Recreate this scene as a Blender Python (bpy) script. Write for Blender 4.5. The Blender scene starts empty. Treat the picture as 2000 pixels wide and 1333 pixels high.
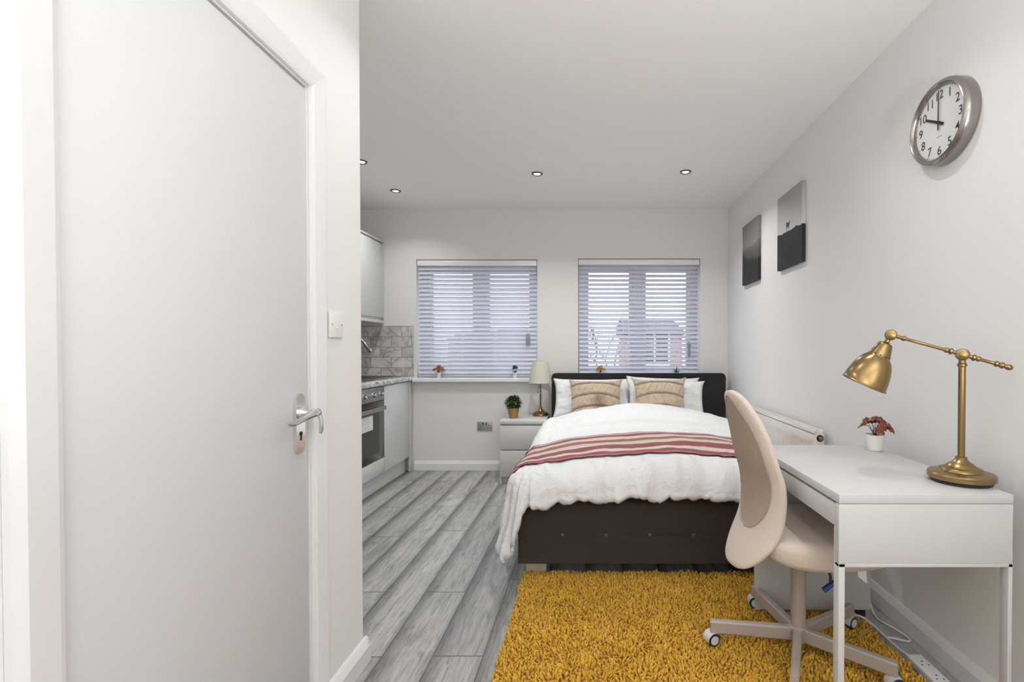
import bpy, bmesh, math, random
from mathutils import Vector, Matrix, noise
import numpy as np
random.seed(7)
PI = math.pi
S = bpy.context.scene
COL = S.collection

# ------------------------------------------------------------------ camera
cam_d = bpy.data.cameras.new('camera')
cam = bpy.data.objects.new('camera', cam_d)
COL.objects.link(cam)
cam.location = (0, 0, 1.172)
cam.rotation_euler = (PI / 2 - 0.0134, 0, 0)
cam_d.sensor_width = 36
cam_d.lens = 17.1
cam_d.shift_x = -0.077
cam_d.shift_y = 0.0141
cam_d.clip_start = 0.02
S.camera = cam

# ------------------------------------------------------------------ exposure
S.view_settings.view_transform = 'Standard'
S.view_settings.look = 'None'
S.view_settings.gamma = 1
S.view_settings.use_curve_mapping = False
S.view_settings.exposure = 0.14

# ------------------------------------------------------------------ sky (overcast)
W = bpy.data.worlds.new('sky')
S.world = W
W.use_nodes = True
bgn = W.node_tree.nodes['Background']
bgn.inputs[0].default_value = (0.86, 0.91, 1.0, 1)
bgn.inputs[1].default_value = 2.6

# ------------------------------------------------------------------ ceiling downlight lamps (light only; fittings further down)
LAMP_POWER = 2.2
CEIL = 2.512
DOWN_SEEN = [(-0.41, 3.73), (0.715, 3.69), (-1.65, 4.13), (-1.64, 3.49)]
DOWN_UNSEEN = [(-0.41, 1.78), (0.715, 1.78), (-0.41, -0.1), (0.715, -0.1), (0.15, -1.2), (-1.64, 2.3)]  # unseen: desk row inferred from a shadow, the others added for brightness
LAMP_GAIN = {(-0.41, 3.73): 3.6, (0.715, 3.69): 2.6, (-1.65, 4.13): 1.3, (-1.64, 3.49): 1.5, (-1.64, 2.3): 1.5, (-0.41, -0.1): .5, (0.715, -0.1): .5}
for (x, y) in DOWN_SEEN + DOWN_UNSEEN:
    L = bpy.data.lights.new('downlight_lamp', 'AREA')
    L.shape = 'DISK'
    L.size = 0.05
    L.energy = LAMP_POWER * LAMP_GAIN.get((x, y), 1.0)
    L.color = (1.0, 0.998, 0.99)
    L.spread = math.radians(130)
    lo = bpy.data.objects.new('downlight_lamp', L)
    lo.location = (x, y, CEIL - 0.014)
    COL.objects.link(lo)

# unseen fill light added to brighten the ceiling; its uplighter body is built below
FILL_LIGHT = (0.80, -0.75)
UPH = 0.85
UL = bpy.data.lights.new('added_fill_light', 'AREA')
UL.shape = 'DISK'
UL.size = 0.30
UL.energy = 62.0
UL.color = (1.0, 0.998, 0.99)
ulo = bpy.data.objects.new('added_fill_light', UL)
ulo.location = (*FILL_LIGHT, UPH + 0.102)
ulo.rotation_euler = (PI, 0, 0)
COL.objects.link(ulo)

# ------------------------------------------------------------------ helpers
MATS = {}


def nodes_of(name):
    m = bpy.data.materials.new(name)
    m.use_nodes = True
    return m, m.node_tree, m.node_tree.nodes['Principled BSDF']


def mat(name, col, rough=0.5, metal=0.0, bump=0.0, bscale=200.0, var=0.0, vscale=8.0, spec=None, sheen=0.0, coat=0.0, aniso=0.0):
    """plain procedural material: optional noise bump and slight colour variation"""
    if name in MATS:
        return MATS[name]
    m, nt, b = nodes_of(name)
    b.inputs['Base Color'].default_value = (*col, 1)
    b.inputs['Roughness'].default_value = rough
    b.inputs['Metallic'].default_value = metal
    if spec is not None:
        b.inputs['Specular IOR Level'].default_value = spec
    b.inputs['Sheen Weight'].default_value = sheen
    b.inputs['Coat Weight'].default_value = coat
    b.inputs['Anisotropic'].default_value = aniso
    tc = nt.nodes.new('ShaderNodeTexCoord')
    if bump > 0:
        n = nt.nodes.new('ShaderNodeTexNoise')
        n.inputs['Scale'].default_value = bscale
        n.inputs['Detail'].default_value = 3
        nt.links.new(tc.outputs['Object'], n.inputs['Vector'])
        bp = nt.nodes.new('ShaderNodeBump')
        bp.inputs['Strength'].default_value = bump
        bp.inputs['Distance'].default_value = 0.004
        nt.links.new(n.outputs['Fac'], bp.inputs['Height'])
        nt.links.new(bp.outputs['Normal'], b.inputs['Normal'])
    if var > 0:
        n2 = nt.nodes.new('ShaderNodeTexNoise')
        n2.inputs['Scale'].default_value = vscale
        n2.inputs['Detail'].default_value = 4
        nt.links.new(tc.outputs['Object'], n2.inputs['Vector'])
        r = nt.nodes.new('ShaderNodeValToRGB')
        r.color_ramp.elements[0].position = 0.3
        r.color_ramp.elements[1].position = 0.7
        r.color_ramp.elements[0].color = (*[max(0, c * (1 - var)) for c in col], 1)
        r.color_ramp.elements[1].color = (*[min(1, c * (1 + var)) for c in col], 1)
        nt.links.new(n2.outputs['Fac'], r.inputs['Fac'])
        nt.links.new(r.outputs['Color'], b.inputs['Base Color'])
    MATS[name] = m
    return m


def root_offset(p):
    v = Vector((0, 0, 0))
    while p is not None:
        v += p.location
        p = p.parent
    return v


class MB:
    """collects shapes and links them as ONE mesh object"""

    def __init__(self):
        self.bm = bmesh.new()
        self.uv = None

    def box(self, x0, x1, y0, y1, z0, z1, bev=0.0, seg=2, M=None):
        r = bmesh.ops.create_cube(self.bm, size=1)
        vs = r['verts']
        for v in vs:
            v.co = Vector(((x0 + x1) / 2 + v.co.x * (x1 - x0), (y0 + y1) / 2 + v.co.y * (y1 - y0), (z0 + z1) / 2 + v.co.z * (z1 - z0)))
        if bev > 0:
            es = list({e for v in vs for e in v.link_edges})
            rb = bmesh.ops.bevel(self.bm, geom=es, offset=bev, segments=seg, affect='EDGES', profile=0.5)
            vs = list({v for f in rb['faces'] for v in f.verts} | {v for v in vs if v.is_valid})
        if M is not None:
            for v in vs:
                v.co = M @ v.co
        return self

    def lathe(self, prof, c=(0, 0, 0), seg=32, M=None, cap=True):
        """profile [(r, z)...] turned about z, then M, then moved to c"""
        rings = []
        c = Vector(c)
        for (r, z) in prof:
            ring = []
            for k in range(seg):
                a = 2 * PI * k / seg
                p = Vector((r * math.cos(a), r * math.sin(a), z))
                if M is not None:
                    p = M @ p
                ring.append(self.bm.verts.new(p + c))
            rings.append(ring)
        for i in range(len(rings) - 1):
            for k in range(seg):
                self.bm.faces.new((rings[i][k], rings[i][(k + 1) % seg], rings[i + 1][(k + 1) % seg], rings[i + 1][k]))
        if cap:
            if prof[0][0] > 1e-5:
                self.bm.faces.new(list(reversed(rings[0])))
            if prof[-1][0] > 1e-5:
                self.bm.faces.new(rings[-1])
        return self

    def tube(self, pts, rad, seg=10, cap=True):
        """round tube along points; rad is a number or a list"""
        pts = [Vector(p) for p in pts]
        n = len(pts)
        rr = rad if isinstance(rad, (list, tuple)) else [rad] * n
        up = None
        rings = []
        for i in range(n):
            t = (pts[min(i + 1, n - 1)] - pts[max(i - 1, 0)]).normalized()
            if up is None:
                up = t.orthogonal().normalized()
            up = (up - t * up.dot(t))
            up = up.normalized() if up.length > 1e-6 else t.orthogonal().normalized()
            s = t.cross(up)
            rings.append([self.bm.verts.new(pts[i] + rr[i] * (math.cos(2 * PI * k / seg) * up + math.sin(2 * PI * k / seg) * s)) for k in range(seg)])
        for i in range(n - 1):
            for k in range(seg):
                self.bm.faces.new((rings[i][k], rings[i][(k + 1) % seg], rings[i + 1][(k + 1) % seg], rings[i + 1][k]))
        if cap:
            self.bm.faces.new(list(reversed(rings[0])))
            self.bm.faces.new(rings[-1])
        return self

    def grid(self, fn, nu, nv, closed_u=False, uvfn=None):
        """fn(u, v) with u, v in 0..1"""
        V = []
        for j in range(nv + 1):
            V.append([self.bm.verts.new(fn(i / nu, j / nv)) for i in range(nu if closed_u else nu + 1)])
        if uvfn and self.uv is None:
            self.uv = self.bm.loops.layers.uv.new('UVMap')
        for j in range(nv):
            for i in range(nu):
                i2 = (i + 1) % nu if closed_u else i + 1
                f = self.bm.faces.new((V[j][i], V[j][i2], V[j + 1][i2], V[j + 1][i]))
                if uvfn:
                    for lp, (a, b) in zip(f.loops, ((i, j), (i + 1, j), (i + 1, j + 1), (i, j + 1))):
                        lp[self.uv].uv = uvfn(a / nu, b / nv)
        return self

    def prism(self, poly, axis, lo, hi):
        """polygon [(a, b)...] extruded along axis 0/1/2 between lo and hi"""
        def P(a, b, t):
            return [Vector((t, a, b)), Vector((a, t, b)), Vector((a, b, t))][axis]
        A = [self.bm.verts.new(P(a, b, lo)) for a, b in poly]
        B = [self.bm.verts.new(P(a, b, hi)) for a, b in poly]
        n = len(poly)
        for i in range(n):
            self.bm.faces.new((A[i], A[(i + 1) % n], B[(i + 1) % n], B[i]))
        self.bm.faces.new(list(reversed(A)))
        self.bm.faces.new(B)
        return self

    def build(self, name, m, parent=None, loc=None, smooth=30, local=False, doubles=0.0):
        bm = self.bm
        if doubles:
            bmesh.ops.remove_doubles(bm, verts=bm.verts, dist=doubles)
        bmesh.ops.recalc_face_normals(bm, faces=bm.faces)
        off = Vector((0, 0, 0))
        if not local:
            off = root_offset(parent) if parent is not None else (Vector(loc) if loc is not None else off)
            if off.length:
                for v in bm.verts:
                    v.co -= off
        me = bpy.data.meshes.new(name)
        bm.to_mesh(me)
        bm.free()
        o = bpy.data.objects.new(name, me)
        COL.objects.link(o)
        if m is not None:
            me.materials.append(m)
        if parent is not None:
            o.parent = parent
        elif loc is not None:
            o.location = loc
        if smooth:
            for p in me.polygons:
                p.use_smooth = True
            try:
                me.set_sharp_from_angle(angle=math.radians(smooth))
            except Exception:
                pass
        return o


def tag(o, label, cat, group=None):
    o['label'] = label
    o['category'] = cat
    if group:
        o['group'] = group
    return o


def thing(name, label, cat, loc=(0, 0, 0), rz=0.0, group=None):
    o = bpy.data.objects.new(name, None)
    o.empty_display_size = 0.05
    COL.objects.link(o)
    o.location = loc
    o.rotation_euler = (0, 0, rz)
    return tag(o, label, cat, group)


def struct(o):
    o['kind'] = 'structure'
    return o


def slab_with_holes(plane, a0, a1, b0, b1, t0, t1, holes):
    """wall between t0 and t1 on axis plane (0: x, 1: y); a is the other horizontal axis, b is z"""
    mb = MB()
    A = sorted({a0, a1} | {h[0] for h in holes} | {h[1] for h in holes})
    B = sorted({b0, b1} | {h[2] for h in holes} | {h[3] for h in holes})

    def P(a, b, t):
        return Vector((t, a, b)) if plane == 0 else Vector((a, t, b))

    def solid(i, j):
        if i < 0 or j < 0 or i >= len(A) - 1 or j >= len(B) - 1:
            return False
        ca, cb = (A[i] + A[i + 1]) / 2, (B[j] + B[j + 1]) / 2
        return not any(h[0] < ca < h[1] and h[2] < cb < h[3] for h in holes)

    def quad(*ps):
        mb.bm.faces.new([mb.bm.verts.new(p) for p in ps])
    for i in range(len(A) - 1):
        for j in range(len(B) - 1):
            if not solid(i, j):
                continue
            p, q, r, s = A[i], A[i + 1], B[j], B[j + 1]
            for t in (t0, t1):
                quad(P(p, r, t), P(q, r, t), P(q, s, t), P(p, s, t))
            if not solid(i - 1, j):
                quad(P(p, r, t0), P(p, s, t0), P(p, s, t1), P(p, r, t1))
            if not solid(i + 1, j):
                quad(P(q, r, t0), P(q, s, t0), P(q, s, t1), P(q, r, t1))
            if not solid(i, j - 1):
                quad(P(p, r, t0), P(q, r, t0), P(q, r, t1), P(p, r, t1))
            if not solid(i, j + 1):
                quad(P(p, s, t0), P(q, s, t0), P(q, s, t1), P(p, s, t1))
    bmesh.ops.remove_doubles(mb.bm, verts=mb.bm.verts, dist=1e-5)
    return mb


def smooth(e0, e1, x):
    t = max(0.0, min(1.0, (x - e0) / (e1 - e0)))
    return t * t * (3 - 2 * t)


def nz(x, y, z=0.0):
    return noise.noise(Vector((x, y, z)))


# ------------------------------------------------------------------ materials
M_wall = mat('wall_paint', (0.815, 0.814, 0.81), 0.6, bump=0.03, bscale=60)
M_wall_shaded = mat('wall_paint_shaded', (0.73, 0.725, 0.70), 0.6, bump=0.03, bscale=60)  # wall paint darkened for the window wall, standing in for weaker light there
M_ceil = mat('ceiling_paint', (0.90, 0.895, 0.88), 0.75, bump=0.03, bscale=50)
M_trim = mat('gloss_white_paint', (0.78, 0.78, 0.79), 0.3)
M_door = mat('door_paint', (0.65, 0.655, 0.67), 0.58, bump=0.01, bscale=30)
M_upvc = mat('window_plastic', (0.82, 0.83, 0.85), 0.3)
M_chrome = mat('chrome', (0.78, 0.79, 0.81), 0.12, 1.0)
M_steel = mat('brushed_steel', (0.36, 0.35, 0.35), 0.38, 1.0)
M_black = mat('black_glass', (0.012, 0.012, 0.013), 0.12)
M_blackp = mat('black_plastic', (0.02, 0.02, 0.022), 0.5)
M_white = mat('white_lacquer', (0.61, 0.61, 0.607), 0.28)
M_cab = mat('cabinet_gloss', (0.67, 0.685, 0.685), 0.18)
M_plastic = mat('white_plastic', (0.82, 0.81, 0.79), 0.35)
M_char = mat('charcoal_fabric', (0.013, 0.0125, 0.013), 0.9, bump=0.5, bscale=500, var=0.15, vscale=300, sheen=0.15)
M_footf = mat('brown_charcoal_fabric', (0.036, 0.027, 0.022), 0.9, bump=0.5, bscale=500, var=0.15, vscale=300, sheen=0.15)
M_brass = mat('antique_brass', (0.31, 0.213, 0.095), 0.27, 1.0, aniso=0.5)
M_bronze = mat('dark_bronze', (0.20, 0.12, 0.05), 0.35, 1.0)
M_ceramic = mat('white_ceramic', (0.82, 0.81, 0.76), 0.35)
M_soil = mat('dark_soil', (0.02, 0.015, 0.012), 0.95, bump=0.6, bscale=300)
M_beige = mat('beige_fabric', (0.66, 0.56, 0.48), 0.9, bump=0.25, bscale=600, var=0.05, vscale=200, sheen=0.2)
M_beige_in = mat('tan_back_fabric', (0.43, 0.335, 0.265), 0.9, bump=0.3, bscale=700, var=0.06, vscale=300)
M_taupe = mat('taupe_metal', (0.42, 0.365, 0.32), 0.42, 0.1)
M_castw = mat('caster_grey', (0.62, 0.62, 0.60), 0.4)
M_castb = mat('caster_navy_tyre', (0.02, 0.03, 0.05), 0.5)
M_blue = mat('blue_plastic', (0.006, 0.035, 0.17), 0.4)
M_wood = mat('pale_wood', (0.62, 0.53, 0.38), 0.5, var=0.12, vscale=25)
M_rad = mat('radiator_enamel', (0.80, 0.78, 0.72), 0.3)
M_socket = mat('grey_metal_plate', (0.42, 0.42, 0.44), 0.4, 0.7)
M_lens_off = mat('dark_slot', (0.02, 0.02, 0.02), 0.6)
M_gold = mat('gold_pot', (0.42, 0.25, 0.09), 0.45, 0.6)
M_paper = mat('white_paper', (0.85, 0.85, 0.84), 0.7)
M_mark = mat('printed_black', (0.012, 0.012, 0.012), 0.5)
M_grey_mark = mat('printed_grey', (0.35, 0.35, 0.35), 0.5)


def glass_mat(name, tint=(1, 1, 1), refl=0.06):
    m = bpy.data.materials.new(name)
    m.use_nodes = True
    nt = m.node_tree
    nt.nodes.clear()
    o = nt.nodes.new('ShaderNodeOutputMaterial')
    t = nt.nodes.new('ShaderNodeBsdfTransparent')
    t.inputs[0].default_value = (*tint, 1)
    g = nt.nodes.new('ShaderNodeBsdfGlossy')
    g.inputs['Roughness'].default_value = 0.02
    x = nt.nodes.new('ShaderNodeMixShader')
    x.inputs[0].default_value = refl
    nt.links.new(t.outputs[0], x.inputs[1])
    nt.links.new(g.outputs[0], x.inputs[2])
    nt.links.new(x.outputs[0], o.inputs[0])
    return m


M_glass = glass_mat('clear_glass', (0.97, 0.98, 0.99), 0.05)


def emit_mat(name, col, st):
    m = bpy.data.materials.new(name)
    m.use_nodes = True
    nt = m.node_tree
    nt.nodes.clear()
    o = nt.nodes.new('ShaderNodeOutputMaterial')
    e = nt.nodes.new('ShaderNodeEmission')
    e.inputs[0].default_value = (*col, 1)
    e.inputs[1].default_value = st
    nt.links.new(e.outputs[0], o.inputs[0])
    return m


M_lamp = emit_mat('lit_lens', (1, 0.97, 0.92), 6.0)


def slat_mat():
    m, nt, b = nodes_of('blind_slat')
    b.inputs['Base Color'].default_value = (0.80, 0.80, 0.86, 1)
    b.inputs['Roughness'].default_value = 0.4
    tr = nt.nodes.new('ShaderNodeBsdfTranslucent')
    tr.inputs[0].default_value = (0.82, 0.83, 0.92, 1)
    x = nt.nodes.new('ShaderNodeMixShader')
    x.inputs[0].default_value = 0.30
    out = nt.nodes['Material Output']
    nt.links.new(b.outputs[0], x.inputs[1])
    nt.links.new(tr.outputs[0], x.inputs[2])
    nt.links.new(x.outputs[0], out.inputs[0])
    return m


M_slat = slat_mat()


def shade_mat():
    m, nt, b = nodes_of('cream_lampshade')
    b.inputs['Base Color'].default_value = (0.78, 0.78, 0.68, 1)
    b.inputs['Roughness'].default_value = 0.8
    tr = nt.nodes.new('ShaderNodeBsdfTranslucent')
    tr.inputs[0].default_value = (0.8, 0.8, 0.68, 1)
    x = nt.nodes.new('ShaderNodeMixShader')
    x.inputs[0].default_value = 0.35
    out = nt.nodes['Material Output']
    nt.links.new(b.outputs[0], x.inputs[1])
    nt.links.new(tr.outputs[0], x.inputs[2])
    nt.links.new(x.outputs[0], out.inputs[0])
    return m


M_shade = shade_mat()


class NG:
    """tiny node-graph helper"""

    def __init__(self, nt):
        self.nt = nt

    def n(self, typ, **kw):
        x = self.nt.nodes.new(typ)
        for k, v in kw.items():
            setattr(x, k, v)
        return x

    def link(self, a, b):
        self.nt.links.new(a, b)

    def val(self, s, inp):
        if hasattr(s, 'node'):
            self.link(s, inp)
        else:
            inp.default_value = s

    def math(self, op, a, b=0.0, c=None):
        x = self.n('ShaderNodeMath', operation=op)
        self.val(a, x.inputs[0])
        self.val(b, x.inputs[1])
        if c is not None:
            self.val(c, x.inputs[2])
        return x.outputs[0]

    def ramp(self, fac, stops, interp='LINEAR'):
        r = self.n('ShaderNodeValToRGB')
        cr = r.color_ramp
        cr.interpolation = interp
        while len(cr.elements) < len(stops):
            cr.elements.new(0.5)
        for e, (p, c) in zip(cr.elements, stops):
            e.position = p
            e.color = (*c, 1) if len(c) == 3 else c
        self.link(fac, r.inputs['Fac'])
        return r.outputs['Color']

    def noise(self, vec, scale, detail=4, rough=0.5, dist=0.0):
        t = self.n('ShaderNodeTexNoise')
        t.inputs['Scale'].default_value = scale
        t.inputs['Detail'].default_value = detail
        t.inputs['Roughness'].default_value = rough
        t.inputs['Distortion'].default_value = dist
        self.link(vec, t.inputs['Vector'])
        return t.outputs['Fac']

    def comb(self, x, y, z):
        c = self.n('ShaderNodeCombineXYZ')
        for s, i in zip((x, y, z), c.inputs):
            self.val(s, i)
        return c.outputs[0]

    def mix(self, fac, a, b, blend='MIX'):
        m = self.n('ShaderNodeMix', data_type='RGBA', blend_type=blend)
        self.val(fac, m.inputs[0])
        for s, i in ((a, m.inputs[6]), (b, m.inputs[7])):
            if hasattr(s, 'node'):
                self.link(s, i)
            else:
                i.default_value = (*s, 1)
        return m.outputs[2]


def floor_mat():
    m, nt, b = nodes_of('grey_oak_laminate')
    g = NG(nt)
    tc = g.n('ShaderNodeTexCoord')
    sp = g.n('ShaderNodeSeparateXYZ')
    g.link(tc.outputs['Object'], sp.inputs[0])
    u = g.math('DIVIDE', g.math('ADD', sp.outputs[0], 0.603 + 0.1925 * 20), 0.1925)
    idx = g.math('FLOOR', u)
    fu = g.math('FRACT', u)
    wn = g.n('ShaderNodeTexWhiteNoise', noise_dimensions='1D')
    g.link(idx, wn.inputs['W'])
    # third-bond stagger with a little randomness, one course tuned to the joints seen in the photo
    off = g.math('ADD', g.math('MULTIPLY', g.math('MODULO', idx, 2.0), 0.59), g.math('MULTIPLY', wn.outputs['Value'], 0.25))
    v = g.math('DIVIDE', g.math('ADD', g.math('SUBTRACT', sp.outputs[1], 1.84), g.math('ADD', off, 12.85)), 1.285)
    vid = g.math('FLOOR', v)
    fv = g.math('FRACT', v)
    pid = g.math('ADD', g.math('MULTIPLY', idx, 13.37), g.math('MULTIPLY', vid, 7.77))
    wn2 = g.n('ShaderNodeTexWhiteNoise', noise_dimensions='1D')
    g.link(pid, wn2.inputs['W'])
    # grain
    gv = g.comb(g.math('MULTIPLY', sp.outputs[0], 1.0), g.math('MULTIPLY', sp.outputs[1], 0.11), g.math('MULTIPLY', pid, 0.731))
    n1 = g.noise(gv, 42, 6, 0.65, 1.2)
    gv2 = g.comb(sp.outputs[0], g.math('MULTIPLY', sp.outputs[1], 0.22), g.math('MULTIPLY', pid, 1.31))
    n2 = g.noise(gv2, 9, 4, 0.6, 2.0)
    gv3 = g.comb(sp.outputs[0], g.math('MULTIPLY', sp.outputs[1], 0.5), pid)
    n3 = g.noise(gv3, 14, 2, 0.5, 0.5)
    base = g.ramp(n1, [(0.28, (0.18, 0.18, 0.18)), (0.41, (0.32, 0.32, 0.318)), (0.62, (0.41, 0.41, 0.405))])
    gv4 = g.comb(g.math('MULTIPLY', sp.outputs[0], 1.0), g.math('MULTIPLY', sp.outputs[1], 0.06), g.math('MULTIPLY', pid, 0.37))
    n4 = g.noise(gv4, 120, 5, 0.7, 0.6)
    fine = g.ramp(n4, [(0.34, (0.50, 0.50, 0.50)), (0.48, (1.0, 1.0, 1.0))])
    big = g.ramp(n2, [(0.30, (0.72, 0.72, 0.73)), (0.55, (1.0, 1.0, 1.0))])
    c = g.mix(1.0, base, big, 'MULTIPLY')
    c = g.mix(0.75, c, fine, 'MULTIPLY')
    knots = g.ramp(n3, [(0.22, (0.45, 0.45, 0.45)), (0.33, (1, 1, 1))])
    c = g.mix(0.8, c, knots, 'MULTIPLY')
    # printed smoky shade along the left side of every board
    smoky = g.ramp(fu, [(0.0, (0.40, 0.40, 0.405)), (0.10, (0.52, 0.52, 0.525)), (0.30, (0.95, 0.95, 0.95)), (0.45, (1.05, 1.05, 1.05)), (0.88, (1.06, 1.06, 1.06)), (1.0, (0.72, 0.72, 0.72))])
    c = g.mix(0.92, c, smoky, 'MULTIPLY')
    tone = g.math('ADD', 0.88, g.math('MULTIPLY', wn2.outputs['Value'], 0.28))
    tv = g.comb(tone, tone, tone)
    c = g.mix(1.0, c, tv, 'MULTIPLY')
    # dark joints
    eu = g.math('LESS_THAN', g.math('MINIMUM', fu, g.math('SUBTRACT', 1.0, fu)), 0.009)
    ev = g.math('LESS_THAN', g.math('MINIMUM', fv, g.math('SUBTRACT', 1.0, fv)), 0.0018)
    ed = g.math('MAXIMUM', eu, ev)
    c = g.mix(ed, c, (0.05, 0.05, 0.05))
    g.link(c, b.inputs['Base Color'])
    b.inputs['Roughness'].default_value = 0.42
    bp = g.n('ShaderNodeBump')
    bp.inputs['Strength'].default_value = 0.15
    bp.inputs['Distance'].default_value = 0.002
    g.link(n1, bp.inputs['Height'])
    g.link(bp.outputs[0], b.inputs['Normal'])
    return m


def marble_tile_mat():
    m, nt, b = nodes_of('marble_brick_tile')
    g = NG(nt)
    tc = g.n('ShaderNodeTexCoord')
    sp = g.n('ShaderNodeSeparateXYZ')
    g.link(tc.outputs['Object'], sp.inputs[0])
    # the run of tiles is x on the far wall and y on the side wall
    uu = g.math('ADD', sp.outputs[0], sp.outputs[1])
    z = g.math('ADD', g.math('DIVIDE', sp.outputs[2], 0.099), 10)
    row = g.math('FLOOR', z)
    fz = g.math('FRACT', z)
    u = g.math('ADD', g.math('DIVIDE', uu, 0.198), g.math('ADD', g.math('MULTIPLY', g.math('MODULO', row, 2.0), 0.5), 40.10))
    fu = g.math('FRACT', u)
    tid = g.math('ADD', g.math('MULTIPLY', row, 5.3), g.math('FLOOR', u))
    vec = g.comb(uu, sp.outputs[2], g.math('MULTIPLY', tid, 1.77))
    n1 = g.noise(vec, 3.2, 5, 0.62, 1.0)
    vein = g.ramp(g.math('ABSOLUTE', g.math('SUBTRACT', n1, 0.5)), [(0.0, (0.36, 0.355, 0.35)), (0.022, (0.60, 0.59, 0.575)), (0.09, (0.68, 0.67, 0.65))])
    n2 = g.noise(vec, 4, 3, 0.5, 0.5)
    c = g.mix(1.0, vein, g.ramp(n2, [(0.3, (0.72, 0.71, 0.70)), (0.6, (1, 1, 1))]), 'MULTIPLY')
    e = g.math('MAXIMUM', g.math('LESS_THAN', fu, 0.018), g.math('LESS_THAN', fz, 0.035))
    c = g.mix(e, c, (0.16, 0.155, 0.15))
    g.link(c, b.inputs['Base Color'])
    b.inputs['Roughness'].default_value = 0.2
    bp = g.n('ShaderNodeBump')
    bp.inputs['Strength'].default_value = 0.4
    bp.inputs['Distance'].default_value = 0.003
    g.link(g.math('SUBTRACT', 1.0, e), bp.inputs['Height'])
    g.link(bp.outputs[0], b.inputs['Normal'])
    return m


def marble_top_mat():
    m, nt, b = nodes_of('marble_laminate')
    g = NG(nt)
    tc = g.n('ShaderNodeTexCoord')
    n1 = g.noise(tc.outputs['Object'], 14, 5, 0.6, 1.5)
    c = g.ramp(n1, [(0.3, (0.16, 0.16, 0.16)), (0.45, (0.5, 0.5, 0.5)), (0.6, (0.75, 0.75, 0.74))])
    g.link(c, b.inputs['Base Color'])
    b.inputs['Roughness'].default_value = 0.25
    return m


def linen_mat():
    m, nt, b = nodes_of('white_cotton')
    g = NG(nt)
    b.inputs['Base Color'].default_value = (0.74, 0.745, 0.75, 1)
    b.inputs['Roughness'].default_value = 0.85
    b.inputs['Sheen Weight'].default_value = 0.1
    tc = g.n('ShaderNodeTexCoord')
    n1 = g.noise(tc.outputs['Object'], 11, 4, 0.55, 0.7)
    n2 = g.noise(tc.outputs['Object'], 34, 3, 0.5, 0.4)
    h = g.math('ADD', n1, g.math('MULTIPLY', n2, 0.22))
    bp = g.n('ShaderNodeBump')
    bp.inputs['Strength'].default_value = 0.42
    bp.inputs['Distance'].default_value = 0.035
    g.link(h, bp.inputs['Height'])
    g.link(bp.outputs[0], b.inputs['Normal'])
    return m


def throw_mat():
    m, nt, b = nodes_of('striped_weave')
    g = NG(nt)
    uv = g.n('ShaderNodeTexCoord')
    sp = g.n('ShaderNodeSeparateXYZ')
    g.link(uv.outputs['UV'], sp.inputs[0])
    RED = (0.30, 0.085, 0.09)
    RE2 = (0.36, 0.13, 0.13)
    CRM = (0.66, 0.575, 0.50)
    PNK = (0.70, 0.50, 0.46)
    BRN = (0.22, 0.14, 0.12)
    st = [(0.0, BRN), (0.035, PNK), (0.085, RED), (0.225, CRM), (0.275, (0.5, 0.4, 0.33)), (0.29, CRM), (0.345, BRN), (0.375, RE2), (0.46, CRM),
          (0.50, (0.5, 0.4, 0.33)), (0.515, CRM), (0.57, BRN), (0.60, RED), (0.745, PNK), (0.76, CRM), (0.83, PNK), (0.85, RED), (0.965, PNK), (0.98, RED)]
    c = g.ramp(sp.outputs[1], st, 'CONSTANT')
    tc = g.n('ShaderNodeTexCoord')
    n = g.noise(tc.outputs['Object'], 260, 2)
    c = g.mix(0.35, c, g.ramp(n, [(0.3, (0.45, 0.45, 0.45)), (0.7, (1.25, 1.25, 1.25))]), 'MULTIPLY')
    g.link(c, b.inputs['Base Color'])
    b.inputs['Roughness'].default_value = 0.9
    bp = g.n('ShaderNodeBump')
    bp.inputs['Strength'].default_value = 0.5
    bp.inputs['Distance'].default_value = 0.003
    g.link(n, bp.inputs['Height'])
    g.link(bp.outputs[0], b.inputs['Normal'])
    return m


def plush_mat(name, stain=None):
    m, nt, b = nodes_of(name)
    g = NG(nt)
    tc = g.n('ShaderNodeTexCoord')
    n = g.noise(tc.outputs['Object'], 25, 5, 0.6, 0.8)
    c = g.ramp(n, [(0.3, (0.44, 0.335, 0.25)), (0.7, (0.60, 0.475, 0.365))])
    if stain:
        d = g.n('ShaderNodeVectorMath', operation='DISTANCE')
        g.link(tc.outputs['Object'], d.inputs[0])
        d.inputs[1].default_value = stain
        n5 = g.noise(tc.outputs['Object'], 30, 3)
        f = g.math('ADD', d.outputs['Value'], g.math('MULTIPLY', n5, 0.07))
        c = g.mix(g.ramp(f, [(0.055, (0.75, 0.75, 0.75)), (0.125, (0, 0, 0))]), c, (0.20, 0.13, 0.085))
    g.link(c, b.inputs['Base Color'])
    b.inputs['Roughness'].default_value = 0.95
    b.inputs['Sheen Weight'].default_value = 0.4
    n2 = g.noise(tc.outputs['Object'], 350, 2)
    bp = g.n('ShaderNodeBump')
    bp.inputs['Strength'].default_value = 0.5
    bp.inputs['Distance'].default_value = 0.004
    g.link(n2, bp.inputs['Height'])
    g.link(bp.outputs[0], b.inputs['Normal'])
    return m


def rug_mat():
    m, nt, b = nodes_of('mustard_yarn')
    g = NG(nt)
    at = g.n('ShaderNodeAttribute')
    at.attribute_name = 'tone'
    c = g.ramp(at.outputs['Fac'], [(0.0, (0.50, 0.24, 0.006)), (0.5, (0.68, 0.36, 0.012)), (1.0, (0.82, 0.48, 0.03))])
    g.link(c, b.inputs['Base Color'])
    b.inputs['Roughness'].default_value = 0.9
    b.inputs['Sheen Weight'].default_value = 0.2
    return m


M_floor = floor_mat()
M_tile = marble_tile_mat()
M_top = marble_top_mat()
M_linen = linen_mat()
M_throw = throw_mat()

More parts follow.
